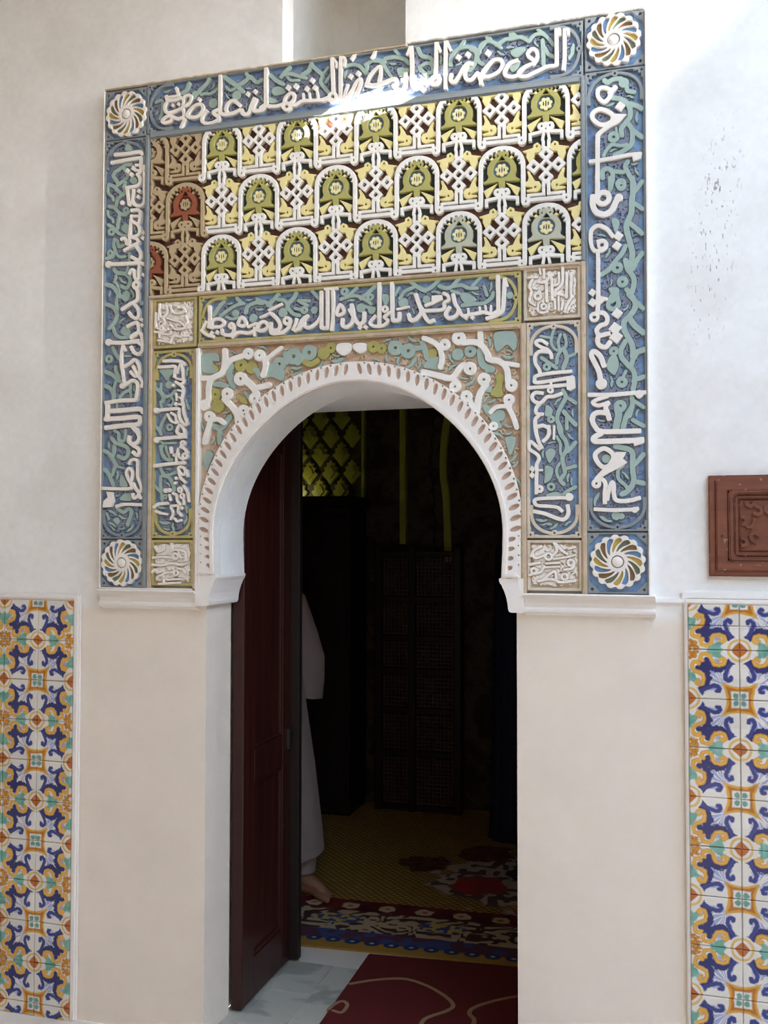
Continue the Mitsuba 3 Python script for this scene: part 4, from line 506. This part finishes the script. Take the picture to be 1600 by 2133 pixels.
for a in np.linspace(.15, math.pi - .15, 11):
    arch = arch.union(Polygon([(-.062 * math.cos(a - .11), .008 + .0555 * math.sin(a - .11)), (-.0515 * math.cos(a), .008 + .0458 * math.sin(a)), (-.062 * math.cos(a + .11), .008 + .0555 * math.sin(a + .11))]))
curl = Point(-.0735, -.1066).buffer(.0135, 6).difference(Point(-.0735, -.1058).buffer(.0034, 3))
arch = arch.union(curl).union(mir(curl))
tre = unary_union([Point(-.0135, -.0695).buffer(.0125, 6), Point(.0135, -.0695).buffer(.0125, 6), Point(0, -.078).buffer(.0135, 6), Point(0, -.064).buffer(.008, 4)])
tre = tre.union(LineString([(-.008, -.084), (-.020, -.0875), (-.045, -.0905)]).buffer(.0055, 3)).union(LineString([(.008, -.084), (.020, -.0875), (.045, -.0905)]).buffer(.0055, 3))
tre = tre.union(rect(-.053, -.112, -.043, -.086)).union(rect(.043, -.112, .053, -.086)).union(LineString([(-.006, -.086), (-.0105, -.112)]).buffer(.0045, 2)).union(LineString([(.006, -.086), (.0105, -.112)]).buffer(.0045, 2))
tre = tre.difference(Point(-.0125, -.0690).buffer(.0030, 3)).difference(Point(.0125, -.0690).buffer(.0030, 3)).difference(Point(0, -.0785).buffer(.0022, 3))
half = [(0, 340), (-38, 362), (-60, 330), (-95, 345), (-128, 310), (-130, 262), (-105, 240), (-140, 215), (-215, 160), (-262, 70), (-268, -40), (-245, -115), (-270, -165), (-335, -205), (-330, -236), (-190, -226), (-60, -215), (-48, -340)]
bell = Polygon([(x * K, z * K) for x, z in half] + [(-x * K, z * K) for x, z in half[::-1] if x != 0]).buffer(.0006)
bell = bell.difference(affinity.scale(Point(0, .0015).buffer(1, 16), .0268, .0262)).difference(Polygon([(-.012, .029), (0, .044), (.012, .029)])).difference(Point(-.0125, .0440).buffer(.0026, 3)).difference(Point(.0125, .0440).buffer(.0026, 3))
blossom = unary_union([Point(0, .0).buffer(.0165, 10)] + [affinity.translate(affinity.scale(Point(0, 0).buffer(1, 6), .0062, .0058), .0150 * math.cos(a), .0150 * math.sin(a)) for a in np.arange(7) * 2 * math.pi / 7 - math.pi / 2])
for x, hh in ((-.0072, .0062), (0, .0092), (.0072, .0062)): blossom = blossom.difference(affinity.scale(Point(x, .0005).buffer(1, 6), .0020, hh))
TL = Polygon(tp([(350, 180), (560, 110), (575, 40), (650, 0), (720, 60), (735, 130), (690, 195), (590, 215), (575, 290), (490, 440), (420, 290), (430, 210)])).buffer(.0008).difference(Point(*tp([(635, 75)])[0]).buffer(.0034, 3))
BL = Polygon(tp([(400, 830), (450, 800), (470, 720), (440, 600), (480, 600), (560, 740), (590, 800), (680, 810), (722, 880), (700, 970), (620, 1020), (430, 1015), (430, 985), (540, 960), (560, 930), (400, 905)])).buffer(.0008).difference(Point(*tp([(600, 920)])[0]).buffer(.0034, 3))
AL = Polygon([(-.0145, -.0420), (-.033, -.0500), (-.0560, -.0610), (-.0476, -.0830), (-.0410, -.0780), (-.0285, -.0580)]).buffer(.0008)
SPUR = Polygon([(-.030, .042), (-.019, .030), (-.0215, .028), (-.037, .036)]).buffer(.0008)
cells = []
for r in range(-1, 3):
    z = 2.985 - .19 * r
    for i in range(-1, 11):
        x = .456 + .1354 * (i - 1)
        bare = i <= 0
        mv = lambda g: affinity.translate(g, x, z).intersection(LR)
        white = 'bare' if bare else 'cream_white'
        if (i + r) % 2 == 1:
            def put(nm, g, y, mat, parent='lattice_panel'):
                m = relief(mv(g), -.0160, y, .0012)
                return add(f'{parent}__{nm}', m, mat) if m is not None else None
            put('arch_ground', inn.buffer(.004), -.0185, 'maroon_ground' if bare else 'dark_ground')
            put('arch_frame', arch, -.0345, white); put('knot', tre, -.0338, white)
            bm = 'red_bell' if bare and (i, r) != (-1, 0) else 'bare' if bare else ('sage' if (r == 2 and i >= 7) else 'olive')
            k = put('bell_flower', bell, -.0330, bm)
            if k:
                if bm == 'red_bell': labels[k] = {'label': 'reddish brown bell flower on the unpainted strip'}
                put('ring', Point(0, .0015).buffer(.0275, 10), -.0215, 'red_bell' if bare else 'blue_paint', k)
                put('blossom', blossom, -.0305, 'bare' if bare else 'pale_yellow', k)
            for g in (AL, mir(AL), SPUR, mir(SPUR)): put('leaf', g, -.0318, 'bare' if bare else 'yellow')
        else:
            m = relief(mv(knot), -.0160, -.0340, .0012)
            if m is not None: add('lattice_panel__knot', m, white)
            for g in (TL, mir(TL), BL, mir(BL)):
                m = relief(mv(g), -.0160, -.0322, .0012)
                if m is not None: add('lattice_panel__leaf', m, 'bare' if bare else 'yellow')

# spandrels, pierced archivolt, arch feet, cornices
DISC = Point(CX, CZ).buffer(.545, 40)
SPM = {'W': 'cream_white', 'V': 'teal', 'O': 'olive'}
for key, tr, bb, lab, sd in (('spandrel', TR['spL'], (.3838, 1.60, .968, 2.3), 'carved scroll spandrel with teal and olive leaves on the left of the arch', 21), ('spandrel_001', TR['spR'], (.968, 1.60, 1.4598, 2.3), 'carved scroll spandrel with teal leaves on tan on the right of the arch', 22)):
    R = rect(*bb).difference(DISC.buffer(-.002))
    thing(key, lab, 'spandrel')
    add(key + '__ground', ext(R, Y0, YG), 'spandrel_ground')
    carving(key, tr, R, SPM, clip=R.buffer(-.0005), seed=sd, nfill=1500, fillmat='tan', leaves=22)
thing('arch_band', 'pierced white stucco band running round the arched doorway', 'arch moulding')
band = DISC.intersection(rect(.3838, CZ, 1.4598, 2.4)).union(rect(.3838, 1.50, 1.4598, CZ)).difference(OPEN).difference(rect(.39, 0, 1.45, 1.54))
add('arch_band__backing', ext(band.difference(OPEN.buffer(.006)), -.003, -.028), 'hole_paint')
pier = band
def polar(r, a): return (CX + r * math.cos(a), CZ + r * math.sin(a))
N = 25
for i in range(-2, N):
    for sgn in (1, -1):
        a = math.pi / 2 + sgn * (i + .7) / N * (math.pi / 2)
        if i < 0: continue
        c = polar(.5215, a); th = math.degrees(a) + sgn * -17
        e = affinity.translate(affinity.rotate(affinity.scale(Point(0, 0).buffer(1, 6),   .0185, .0078), th, origin=(0, 0)), *c)
        pier = pier.difference(e).difference(affinity.translate(Point(0, 0).buffer(.0032, 3), *polar(.5408, a + sgn * .03)))
for i in range(5):
    for sx in (-1, 1):
        z = CZ - .022 - .029 * i
        e = affinity.translate(affinity.rotate(affinity.scale(Point(0, 0).buffer(1, 6), .013 - .0012 * i, .0066), 17 * sx, origin=(0, 0)), CX + sx * (.508 - .002 * i), z)
        pier = pier.difference(e).difference(Point(CX + sx * .530, z + .010).buffer(.0022, 3))
add('arch_band__pierced_band', relief(pier, -.026, -.042, .0014), 'white_stucco')
lip = OPEN.buffer(.018, 8).difference(OPEN).intersection(rect(.38, 1.541, 1.46, 2.4))
add('arch_band__roll', relief(lip, -.001, -.0475, .004), 'white_stucco')
for key, sx, lab in (('capital', 1, 'white moulded stucco impost at the foot of the arch, left side'), ('capital_001', -1, 'white moulded stucco impost at the foot of the arch, right side')):
    prof = [(.394, 1.540), (.450, 1.540), (.4505, 1.531), (.447, 1.524), (.443, 1.520), (.440, 1.512), (.433, 1.496), (.4275, 1.478), (.4245, 1.462), (.4235, 1.449), (.4205, 1.440), (.414, 1.4365), (.394, 1.4365)]
    if sx < 0: prof = [(2 * CX - .003 - x if x > .4 else 1.4435, z) for x, z in prof]
    o = [(.372, 1.540), (.372, 1.4365)] if sx > 0 else [(1.468, 1.540), (1.468, 1.4365)]
    thing(key, lab, 'capital')
    add(key + '__block', prism_y([p if abs(p[0] - .394) > 1e-6 and abs(p[0] - 1.4435) > 1e-6 else p for p in prof], -.040, .19), 'white_stucco')
    f = Polygon([o[0], (prof[1][0], 1.54)] + prof[2:-1] + [o[1]])
    add(key + '__front', ext(f, .0, -.040), 'white_stucco')
for key, x0, x1, dz, lab in (('cornice', .000, .372, 0, 'white stucco cornice under the carved surround, left of the door'), ('cornice_001', 1.4685, 1.851, .008, 'white stucco cornice under the carved surround, right of the door')):
    prof = [(0, 1.4875), (-.047, 1.4875), (-.049, 1.484), (-.046, 1.480), (-.034, 1.472), (-.024, 1.460), (-.020, 1.447), (-.026, 1.445), (-.030, 1.439), (-.029, 1.432), (-.022, 1.427), (-.010, 1.424), (0, 1.420)]
    add(key, prism_x([(y, z + dz) for y, z in prof], x0, x1), 'white_stucco', False, lab, category='cornice')

# ---------------------------------------------------------------- double door, folded back into the wall's thickness
def leaf(key, label, x_face, sgn):
    """A leaf that stands across the wall; its seen face is at x_face and looks towards sgn."""
    labels[key] = {'label': label, 'category': 'door', 'kind': 'structure'}
    X = lambda d: x_face - sgn * d
    def b(nm, d0, d1, y0, y1, z0, z1, mat='door_wood', c=.004):
        xa, xb = sorted((X(d0), X(d1)))
        return add(f'{key}__{nm}', bx(xa, xb, y0, y1, z0, z1, c), mat)
    b('stile', 0, .045, .200, .300, .012, 2.15); b('stile', 0, .045, .560, .640, .012, 2.15)
    for z0, z1 in ((.012, .16), (.78, .90), (2.0, 2.15)): b('rail', .001, .044, .298, .562, z0, z1)
    for z0, z1 in ((.16, .78), (.90, 2.0)):
        p = b('panel', .012, .034, .296, .564, z0 - .004, z1 + .004)
        for zz in (z0 + .0, z1 - .014): b('bead', .004, .016, .298, .562, zz, zz + .014)
        for yy in (.2985, .548): b('bead', .004, .016, yy, yy + .013, z0, z1)
    b('astragal', -.035, .03, .642, .676, .012, 2.15, 'dark_wood')
    h = add(f'{key}__bolt', bx(*sorted((X(-.012), X(.002))), .598, .622, .84, .92, .002), 'iron')
leaf('door_1', 'dark red-brown panelled door leaf standing open on the left of the doorway', .441, 1)
leaf('door_2', 'dark red-brown panelled door leaf folded back on the right of the doorway', 1.452, -1)
tor = trimesh.creation.torus(.032, .004, 20, 8); tor.apply_transform(trimesh.transformations.rotation_matrix(math.pi / 2, [0, 1, 0])); tor.apply_translation([1.440, .255, .83])
add('door_2__knocker_ring', tor, 'iron', True, 'iron ring')

# ---------------------------------------------------------------- floors and carpets
struct('floor', trimesh.util.concatenate([bx(-3.2, 6.0, -8, -.0005, -.08, 0), bx(-1.6, 3.4, .66, 3.0, -.08, 0)]), 'floor_stone', 'pale stone floor in front of the wall and inside the room')
edges_x = [.374, .452, .617, .800, .985, 1.170, 1.310, 1.474]; edges_y = [.0005, .210, .402, .659]
for i, (a, b) in enumerate(zip(edges_x, edges_x[1:])):
    for c, d in zip(edges_y, edges_y[1:]):
        s = random.uniform(-.0006, .0006)
        if c < .19: a2, b2 = max(a, .396), min(b, 1.440)
        else: a2, b2 = a, b
        add('floor__marble_tile', bx(a2 + .0012, b2 - .0012, c + .0012, d - .0012, -.05, .002 + s, .001), 'marble')
add('floor__threshold_bed', bx(.374, 1.474, .0005, .66, -.06, -.002), 'grout')
rug = [(.724, -.6), (.732, .215), (.722, .788), (1.385, .845), (1.390, -.6)]
thing('runner_rug', 'dark red runner rug with beige outlines lying in the doorway', 'rug')
add('runner_rug__pile', prism_z(rug, .0035, .0105), 'rug_red')
def line(nm, pts, w): add('runner_rug__' + nm, prism_z(list(LineString(spline(pts)).buffer(w / 2, 4).exterior.coords), .0095, .0116), 'rug_beige')
line('outline', [(.735, .510), (.812, .567), (.912, .609), (1.006, .581), (1.089, .521), (1.137, .462), (1.129, .412), (1.069, .333), (1.06, .25), (1.0, .1), (.9, .0)], .016)
line('outline', [(1.384, .60), (1.345, .59), (1.268, .526), (1.214, .461), (1.206, .412), (1.233, .366), (1.24, .25), (1.3, .1)], .016)
line('outline', [(.727, .300), (.735, .345), (.755, .372), (.780, .347), (.778, .291), (.745, .296)], .014)
add('patterned_carpet', prism_z([(-.9, .735), (.40, .795), (1.75, .890), (3.1, .95), (3.1, 2.995), (-.9, 2.995)], .0005, .0085), 'carpet', False, 'gold patterned carpet with red roses and dark borders inside the room', category='carpet')
scene['patterned_carpet']['to_world'] = T4().translate([0, 0, .0005])

# ---------------------------------------------------------------- the dark room behind
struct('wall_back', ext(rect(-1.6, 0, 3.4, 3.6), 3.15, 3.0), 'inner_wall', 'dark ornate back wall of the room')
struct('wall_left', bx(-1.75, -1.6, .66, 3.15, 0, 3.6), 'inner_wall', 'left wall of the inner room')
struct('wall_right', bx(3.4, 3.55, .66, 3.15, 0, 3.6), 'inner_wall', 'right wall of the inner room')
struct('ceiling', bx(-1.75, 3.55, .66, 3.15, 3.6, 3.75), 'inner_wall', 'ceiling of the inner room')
thing('stucco_panel', 'green-gold carved stucco panel of pointed leaves on the back wall, seen left through the arch', 'carved panel')
add('stucco_panel__ground', ext(rect(-.55, 1.55, -.02, 3.2), 2.996, 2.985), 'gilt_ground')
lf = [(0, .105), (-.016, .085), (-.032, .082), (-.030, .058), (-.052, .050), (-.048, .020), (-.070, 0), (-.030, -.050), (0, -.085)]
lf = Polygon(spline(lf + [(-x, z) for x, z in lf[::-1] if x], True, 3))
k = 0
for r in range(14):
    for c in range(6):
        x, z = -.55 + .03 + .145 * c + (.0725 if r % 2 else 0), 1.62 + .118 * r
        if x > -.03: continue
        q = affinity.translate(affinity.scale(lf, .84, .84), x, z).intersection(rect(-.55, 1.55, -.025, 3.2))
        if q.is_empty: continue
        p = add('stucco_panel__leaf', relief(q, 2.986, 2.960, .005), 'green_gold')
        add('stucco_panel__leaf_heart' if False else p + '__rib', relief(affinity.scale(q, .55, .55), 2.962, 2.952, .003), 'green_gold')
add('stucco_panel__border', relief(rect(-.02, 1.55, 0, 3.2), 2.996, 2.955, .004), 'green_gold')
thing('wall_arch', 'dark gilded blind arch in relief on the back wall', 'arch moulding')
for nm, x, w, y, mt in (('pilaster', .255, .02, 2.95, 'green_gold'), ('pilaster', .36, .07, 2.965, 'inner_wall')):
    add('wall_arch__' + nm, relief(rect(x - w, 1.64, x + w, 2.9 if w > .03 else 3.2), 3.0, y, .006), mt)
a = [(.545, 1.55), (.535, 1.9), (.515, 2.1), (.53, 2.35), (.60, 2.65), (.75, 2.9), (1.0, 3.0)]
add('wall_arch__rib', relief(LineString(spline(a)).buffer(.022, 4), 3.0, 2.955, .006), 'green_gold')
a = [(x - .10 + .012 * math.sin(i * 2.2), z) for i, (x, z) in enumerate(spline(a))]
add('wall_arch__wavy_edge', relief(LineString(a).buffer(.016, 3), 3.0, 2.962, .005), 'inner_wall')
# turned-wood screen
thing('wooden_screen', 'dark wooden lattice screen standing against the back wall', 'screen')
SX0, SX1 = .13, .63
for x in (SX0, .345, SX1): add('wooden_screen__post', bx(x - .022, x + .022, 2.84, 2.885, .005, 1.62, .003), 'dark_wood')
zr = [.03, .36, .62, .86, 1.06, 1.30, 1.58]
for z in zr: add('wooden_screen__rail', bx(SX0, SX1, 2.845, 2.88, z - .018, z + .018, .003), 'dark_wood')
for (xa, xb) in ((SX0 + .022, .345 - .022), (.345 + .022, SX1 - .022)):
    for za, zb in zip(zr, zr[1:]):
        g = []
        for x in np.arange(xa + .012, xb, .024): g.append(bx(x - .0035, x + .0035, 2.858, 2.868, za + .018, zb - .018))
        for z in np.arange(za + .03, zb - .015, .024): g.append(bx(xa, xb, 2.856, 2.866, z - .0035, z + .0035))
        add('wooden_screen__lattice', trimesh.util.concatenate(g), 'screen_wood', label='fine grid of wooden spindles', kind='stuff')
# a small lamp stands on the cabinet and lights the carved leaves above it
thing('table_lamp', 'small lamp standing on top of the black cabinet, lighting the green-gold panel', 'lamp')
lm = trimesh.creation.cylinder(.05, .012, sections=24); lm.apply_translation([-.47, 2.80, 1.9365]); add('table_lamp__base', lm, 'iron', 30)
lm = trimesh.creation.icosphere(2, .022); lm.apply_translation([-.47, 2.80, 1.9640])
k = add('table_lamp__bulb', lm, 'cream', True); scene[k]['emitter'] = {'type': 'area', 'radiance': rgb((.55, .5, .26))}
# a dark cabinet on the left and a dark cloth-covered chest on the right
thing('cabinet', 'black cabinet against the back wall, under the green-gold stucco panel', 'cabinet')
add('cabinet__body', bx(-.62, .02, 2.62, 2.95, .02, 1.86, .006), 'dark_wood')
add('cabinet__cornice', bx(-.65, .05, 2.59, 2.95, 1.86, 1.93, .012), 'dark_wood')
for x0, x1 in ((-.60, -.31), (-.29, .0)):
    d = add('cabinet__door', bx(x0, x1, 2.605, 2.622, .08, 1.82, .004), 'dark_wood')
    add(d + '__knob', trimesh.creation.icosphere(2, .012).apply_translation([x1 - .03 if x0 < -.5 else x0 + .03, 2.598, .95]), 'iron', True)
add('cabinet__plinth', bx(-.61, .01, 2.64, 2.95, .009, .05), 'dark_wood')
thing('draped_chest', 'tall chest draped in dark blue cloth at the right of the inner room', 'chest')
ang = np.linspace(0, 2 * math.pi, 97)[:-1]
rings = []
for z, s in ((.0095, 1.05), (.5, 1.02), (1.2, 1.0), (1.62, .985), (1.66, .94), (1.665, .0001)):
    rr = np.array([(1.32 + (.40 * s + .012 * math.sin(17 * t) * (z < 1.6) * (1.2 - z * .5)) * np.sign(math.cos(t)) * abs(math.cos(t))**.35, 2.62 + (.24 * s + .010 * math.sin(23 * t) * (z < 1.6)) * np.sign(math.sin(t)) * abs(math.sin(t))**.35, z) for t in ang])
    rings.append(rr)
V = np.vstack(rings); F = []
for i in range(len(rings) - 1):
    for j in range(96):
        a, b = i * 96 + j, i * 96 + (j + 1) % 96
        F += [(a, b, b + 96), (a, b + 96, a + 96)]
add('draped_chest__cloth', trimesh.Trimesh(V, F, process=False), 'blue_cloth', 40)

# ---------------------------------------------------------------- the person behind the left door leaf
import manifold3d as m3
def blob(bones, fine=.012, it=8):
    out = None
    for a, ra, b, rb in bones:
        s1 = m3.Manifold.sphere(ra, 20).translate(tuple(map(float, a))); s2 = m3.Manifold.sphere(rb, 20).translate(tuple(map(float, b)))
        h = m3.Manifold.batch_hull([s1, s2]); out = h if out is None else out + h
    out = out.refine_to_length(fine); me = out.to_mesh()
    t = trimesh.Trimesh(me.vert_properties[:, :3], me.tri_verts, process=True)
    trimesh.smoothing.filter_taubin(t, iterations=it)
    return t
PX, PY, PA = .005, 1.330, math.radians(-24)
def W(f, s, z):
    """Person's frame: f forward, s to the person's left, z up."""
    c, d = math.cos(PA), math.sin(PA)
    return np.array([PX + f * c - s * d, PY + f * d + s * c, z + .009])
H = 1.70
thing('person', 'barefoot person in a long pale robe, half hidden behind the left door leaf', 'person')
bones = [(W(0, 0, .93), .125, W(0, 0, 1.10), .115), (W(0, 0, 1.10), .115, W(0, .0, 1.30), .13), (W(0, -.12, 1.36), .075, W(0, .12, 1.36), .075), (W(0, 0, 1.36), .07, W(.01, 0, 1.50), .052),
         (W(.015, 0, 1.60), .078, W(.03, 0, 1.575), .078), (W(.02, 0, 1.55), .06, W(.055, 0, 1.515), .045), (W(.01, 0, 1.63), .075, W(-.01, 0, 1.61), .076), (W(.105, 0, 1.565), .010, W(.085, 0, 1.60), .010)]
for s in (-1, 1):
    bones += [(W(.02, s * .078, 1.585), .016, W(.015, s * .08, 1.565), .013)]
    sh, el, wr = W(0, s * .185, 1.35), W(.03, s * .285, 1.085), W(-.015, s * .255, .93)
    bones += [(W(0, s * .1, 1.36), .07, sh, .058), (sh, .055, el, .042), (el, .042, wr, .028)]
    palm = W(-.020, s * .25, .86)
    bones += [(wr, .026, palm, .028)]
    for q, (dl, off) in enumerate(((.075, .028), (.085, .010), (.080, -.009), (.062, -.026))):
        kn = W(-.022 + off, s * .25, .830); md = W(-.018 + off, s * .243, .830 - dl * .5); tip = W(-.015 + off, s * .230, .830 - dl)
        bones += [(palm, .014, kn, .0095), (kn, .0095, md, .0085), (md, .0085, tip, .0075)]
    bones += [(palm, .015, W(.020, s * .235, .845), .010), (W(.020, s * .235, .845), .010, W(.030, s * .225, .810), .008)]
    f0 = -.02 if s < 0 else .20
    hip, kn, an = W(0, s * .085, .90), W(.04 + f0 * .6, s * .095, .49), W(f0 - .02, s * .10, .085)
    bones += [(hip, .095, kn, .062), (kn, .06, an, .038), (an, .036, W(f0 - .055, s * .10, .034), .032), (an, .034, W(f0 + .09, s * .115, .036), .028), (W(f0 - .05, s * .10, .034), .03, W(f0 + .10, s * .115, .030), .028)]
    for q in range(5):
        o = (-.034 + .017 * q) * s
        bones += [(W(f0 + .09, s * .115 + o * .7, .024), .018, W(f0 + .165 - .012 * q, s * .118 + o, .014), .0115 if q else .014)]
add('person__body', blob(bones, .012, 6), 'skin', True, label='brown skin of hands and bare feet')
def loft(secs, n=48, fold=0.0, seed=0):
    V = []; rn = np.random.RandomState(seed); ph = rn.rand(6) * 6.28
    for (f, s, z, a, b, k) in secs:
        for t in np.linspace(0, 2 * math.pi, n, endpoint=False):
            w = 1 + k * fold * (math.sin(7 * t + ph[0]) * .5 + math.sin(11 * t + ph[1]) * .4 + math.sin(4 * t + ph[2]) * .3)
            V.append(W(f + a * w * math.cos(t), s + b * w * math.sin(t), z))
    F = []; m = len(secs)
    for i in range(m - 1):
        for j in range(n):
            p, q = i * n + j, i * n + (j + 1) % n
            F += [(p, q, q + n), (p, q + n, p + n)]
    return np.array(V), np.array(F)
rv, rf = loft([(.07, 0, .20, .235, .265, 1), (.07, 0, .197, .242, .272, 1), (.068, 0, .30, .232, .265, 1), (.05, 0, .6, .205, .245, .8), (.02, 0, .9, .175, .225, .5), (0, 0, 1.15, .155, .205, .3), (0, 0, 1.32, .14, .215, .1), (0, 0, 1.405, .10, .155, 0), (.0, 0, 1.44, .072, .08, 0), (.0, 0, 1.465, .066, .070, 0)], 64, .05, 3)
add('person__robe', trimesh.Trimesh(rv, rf, process=False), 'cloth_white', 60, label='long pale robe')
for s in (-1, 1):
    A = [W(0, s * .14, 1.365), W(-.005, s * .20, 1.33), W(.02, s * .265, 1.17), W(.035, s * .29, 1.07), W(.028, s * .282, .985), W(.012, s * .270, .890)]
    R_ = [.085, .088, .082, .080, .088, .098]
    V = []
    for i, (c, r) in enumerate(zip(A, R_)):
        d = A[min(i + 1, len(A) - 1)] - A[max(i - 1, 0)]; d /= np.linalg.norm(d)
        u = np.cross(d, [.3, .9, .1]); u /= np.linalg.norm(u); v = np.cross(d, u)
        for t in np.linspace(0, 2 * math.pi, 32, endpoint=False):
            V.append(c + r * (1 + .05 * math.sin(5 * t + i)) * (math.cos(t) * u + math.sin(t) * v))
    F = [(i * 32 + j, i * 32 + (j + 1) % 32, (i + 1) * 32 + (j + 1) % 32) for i in range(5) for j in range(32)] + [(i * 32 + j, (i + 1) * 32 + (j + 1) % 32, (i + 1) * 32 + j) for i in range(5) for j in range(32)]
    add('person__sleeve', trimesh.Trimesh(np.array(V), F, process=False), 'cloth_white', 60)
    f0 = -.02 if s < 0 else .20
    tv, tf = loft([(f0 - .015, s * .10, .105, .066, .062, 0), (f0 - .012, s * .10, .16, .068, .064, 0), (f0, s * .1, .30, .075, .07, 0), (.02 + f0 * .5, s * .09, .6, .09, .085, 0)], 24)
    add('person__trouser_leg', trimesh.Trimesh(tv, tf, process=False), 'cloth_white', 60)
cap = trimesh.creation.icosphere(3, 1.0); cap.vertices = cap.vertices[:, :] * [.092, .084, .075]
cap = trimesh.intersections.slice_mesh_plane(cap, [.55, 0, 1.0], [0, 0, .0])
cv_ = cap.vertices; cap.vertices = np.array([W(.0 + x, y, 1.632 + z) for x, y, z in cv_])
add('person__hair', cap, 'hair', True, label='short dark hair')
for s in (-1, 1):
    e = trimesh.creation.icosphere(2, .0105); e.apply_translation(W(.094, s * .030, 1.600)); add('person__eye', e, 'cream_white', True)
    ib = trimesh.creation.icosphere(2, .0055); ib.apply_translation(W(.1012, s * .030, 1.600)); add('person__iris', ib, 'hair', True)
mo = trimesh.creation.icosphere(2, 1.0); mo.vertices *= [.006, .022, .0055]; mo.vertices = np.array([W(.098 + x, y, 1.535 + z) for x, y, z in mo.vertices]); add('person__mouth', mo, 'red_bell', True)

# ---------------------------------------------------------------- carved wooden panel on the right
thing('wooden_wall_panel', 'worn carved brown wooden panel let into the white wall right of the surround', 'wooden panel')
def frm(nm, x0, z0, x1, z1, w, y, b, rad=0):
    o = rect(x0, z0, x1, z1); i = rect(x0 + w, z0 + w, x1 - w, z1 - w)
    if rad: i = i.buffer(-rad).buffer(rad, 6); o = o.buffer(-rad).buffer(rad, 6)
    add('wooden_wall_panel__' + nm, relief(o.difference(i), 0, y, b), 'old_wood')
add('wooden_wall_panel__backing', ext(rect(2.0, 1.552, 2.46, 1.842), 0, -.008), 'old_wood')
frm('outer_frame', 2.0, 1.552, 2.46, 1.842, .018, -.020, .003)
frm('frame', 2.0195, 1.566, 2.4405, 1.828, .032, -.026, .004)
frm('moulding', 2.0535, 1.594, 2.4065, 1.800, .014, -.030, .005, .016)
frm('moulding', 2.069, 1.610, 2.391, 1.785, .012, -.022, .004)
add('wooden_wall_panel__centre', relief(rect(2.083, 1.624, 2.377, 1.771), 0, -.016, .003), 'old_wood')
rn = random.Random(5)
for i in range(26):
    x, z, a = rn.uniform(2.10, 2.36), rn.uniform(1.64, 1.755), rn.uniform(0, 6.28)
    pts = [(x + .026 * t * math.cos(a + 1.3 * t), z + .026 * t * math.sin(a + 1.3 * t)) for t in np.linspace(-.7, 1, 6)]
    add('wooden_wall_panel__carved_leaf', relief(LineString(pts).buffer(.0055, 3).intersection(rect(2.086, 1.627, 2.374, 1.768)), -.015, -.023 - .0001 * i, .0015), 'old_wood')
nail = trimesh.creation.cylinder(.0035, .004, sections=10); nail.apply_transform(trimesh.transformations.rotation_matrix(math.pi / 2, [1, 0, 0])); nail.apply_translation([2.036, -.0275, 1.668]); add('wooden_wall_panel__nail', nail, 'iron')

# ---------------------------------------------------------------- added gallery round the viewer, outside the picture, shaped to direct the daylight
struct('ceiling_1', bx(-3.2, 2.35, -5.2, 0, 4.2, 4.4), 'white_stucco', 'added unseen ceiling in front of the wall, its edge set for the daylight')
struct('wall_added_left', bx(-3.4, -3.2, -5.2, .66, 0, 4.4), 'plaster', 'added unseen left end wall that blocks daylight')
struct('wall_added_far', bx(-3.4, 6.2, -5.4, -5.2, 0, 4.4), 'courtyard', 'added unseen far wall, dark to hold back light into the doorway')
struct('wall_added_right', bx(6.0, 6.2, -5.2, 0, 0, 4.4), 'courtyard', 'added unseen right end wall closing off the daylight')
# added unseen spot lamp to the right, throwing the small bright streak
def lamp():
    key = thing_key = 'added_spotlight'
    thing(key, 'small added spot lamp, unseen, aimed along the carved surround', 'added_spotlight')
    pos = np.array([2.95, -.42, 3.62]); tgt = np.array([1.0, -.032, 3.060])
    d = (tgt - pos) / np.linalg.norm(tgt - pos)
    cyl = trimesh.creation.cylinder(.03, .10, sections=24); al = trimesh.geometry.align_vectors([0, 0, 1], d); cyl.apply_transform(al); cyl.apply_translation(pos - d * .062)
    add(key + '__housing', cyl, 'iron', 30)
    add(key + '__arm', bx(pos[0] - .008, pos[0] + .008, pos[1], 0, pos[2] + .03, pos[2] + .045), 'iron')
    scene['added_spotlight_beam'] = {'type': 'spot', 'to_world': T4().look_at(origin=pos.tolist(), target=tgt.tolist(), up=[0, 0, 1]), 'intensity': rgb((240, 240, 235)), 'cutoff_angle': 1.3, 'beam_width': .35}
    scene['added_spotlight_spill'] = {**scene['added_spotlight_beam'], 'intensity': rgb((.34, .33, .31)), 'cutoff_angle': 17.0, 'beam_width': 3.0}  # second wider spot added to brighten the lattice panel
lamp()
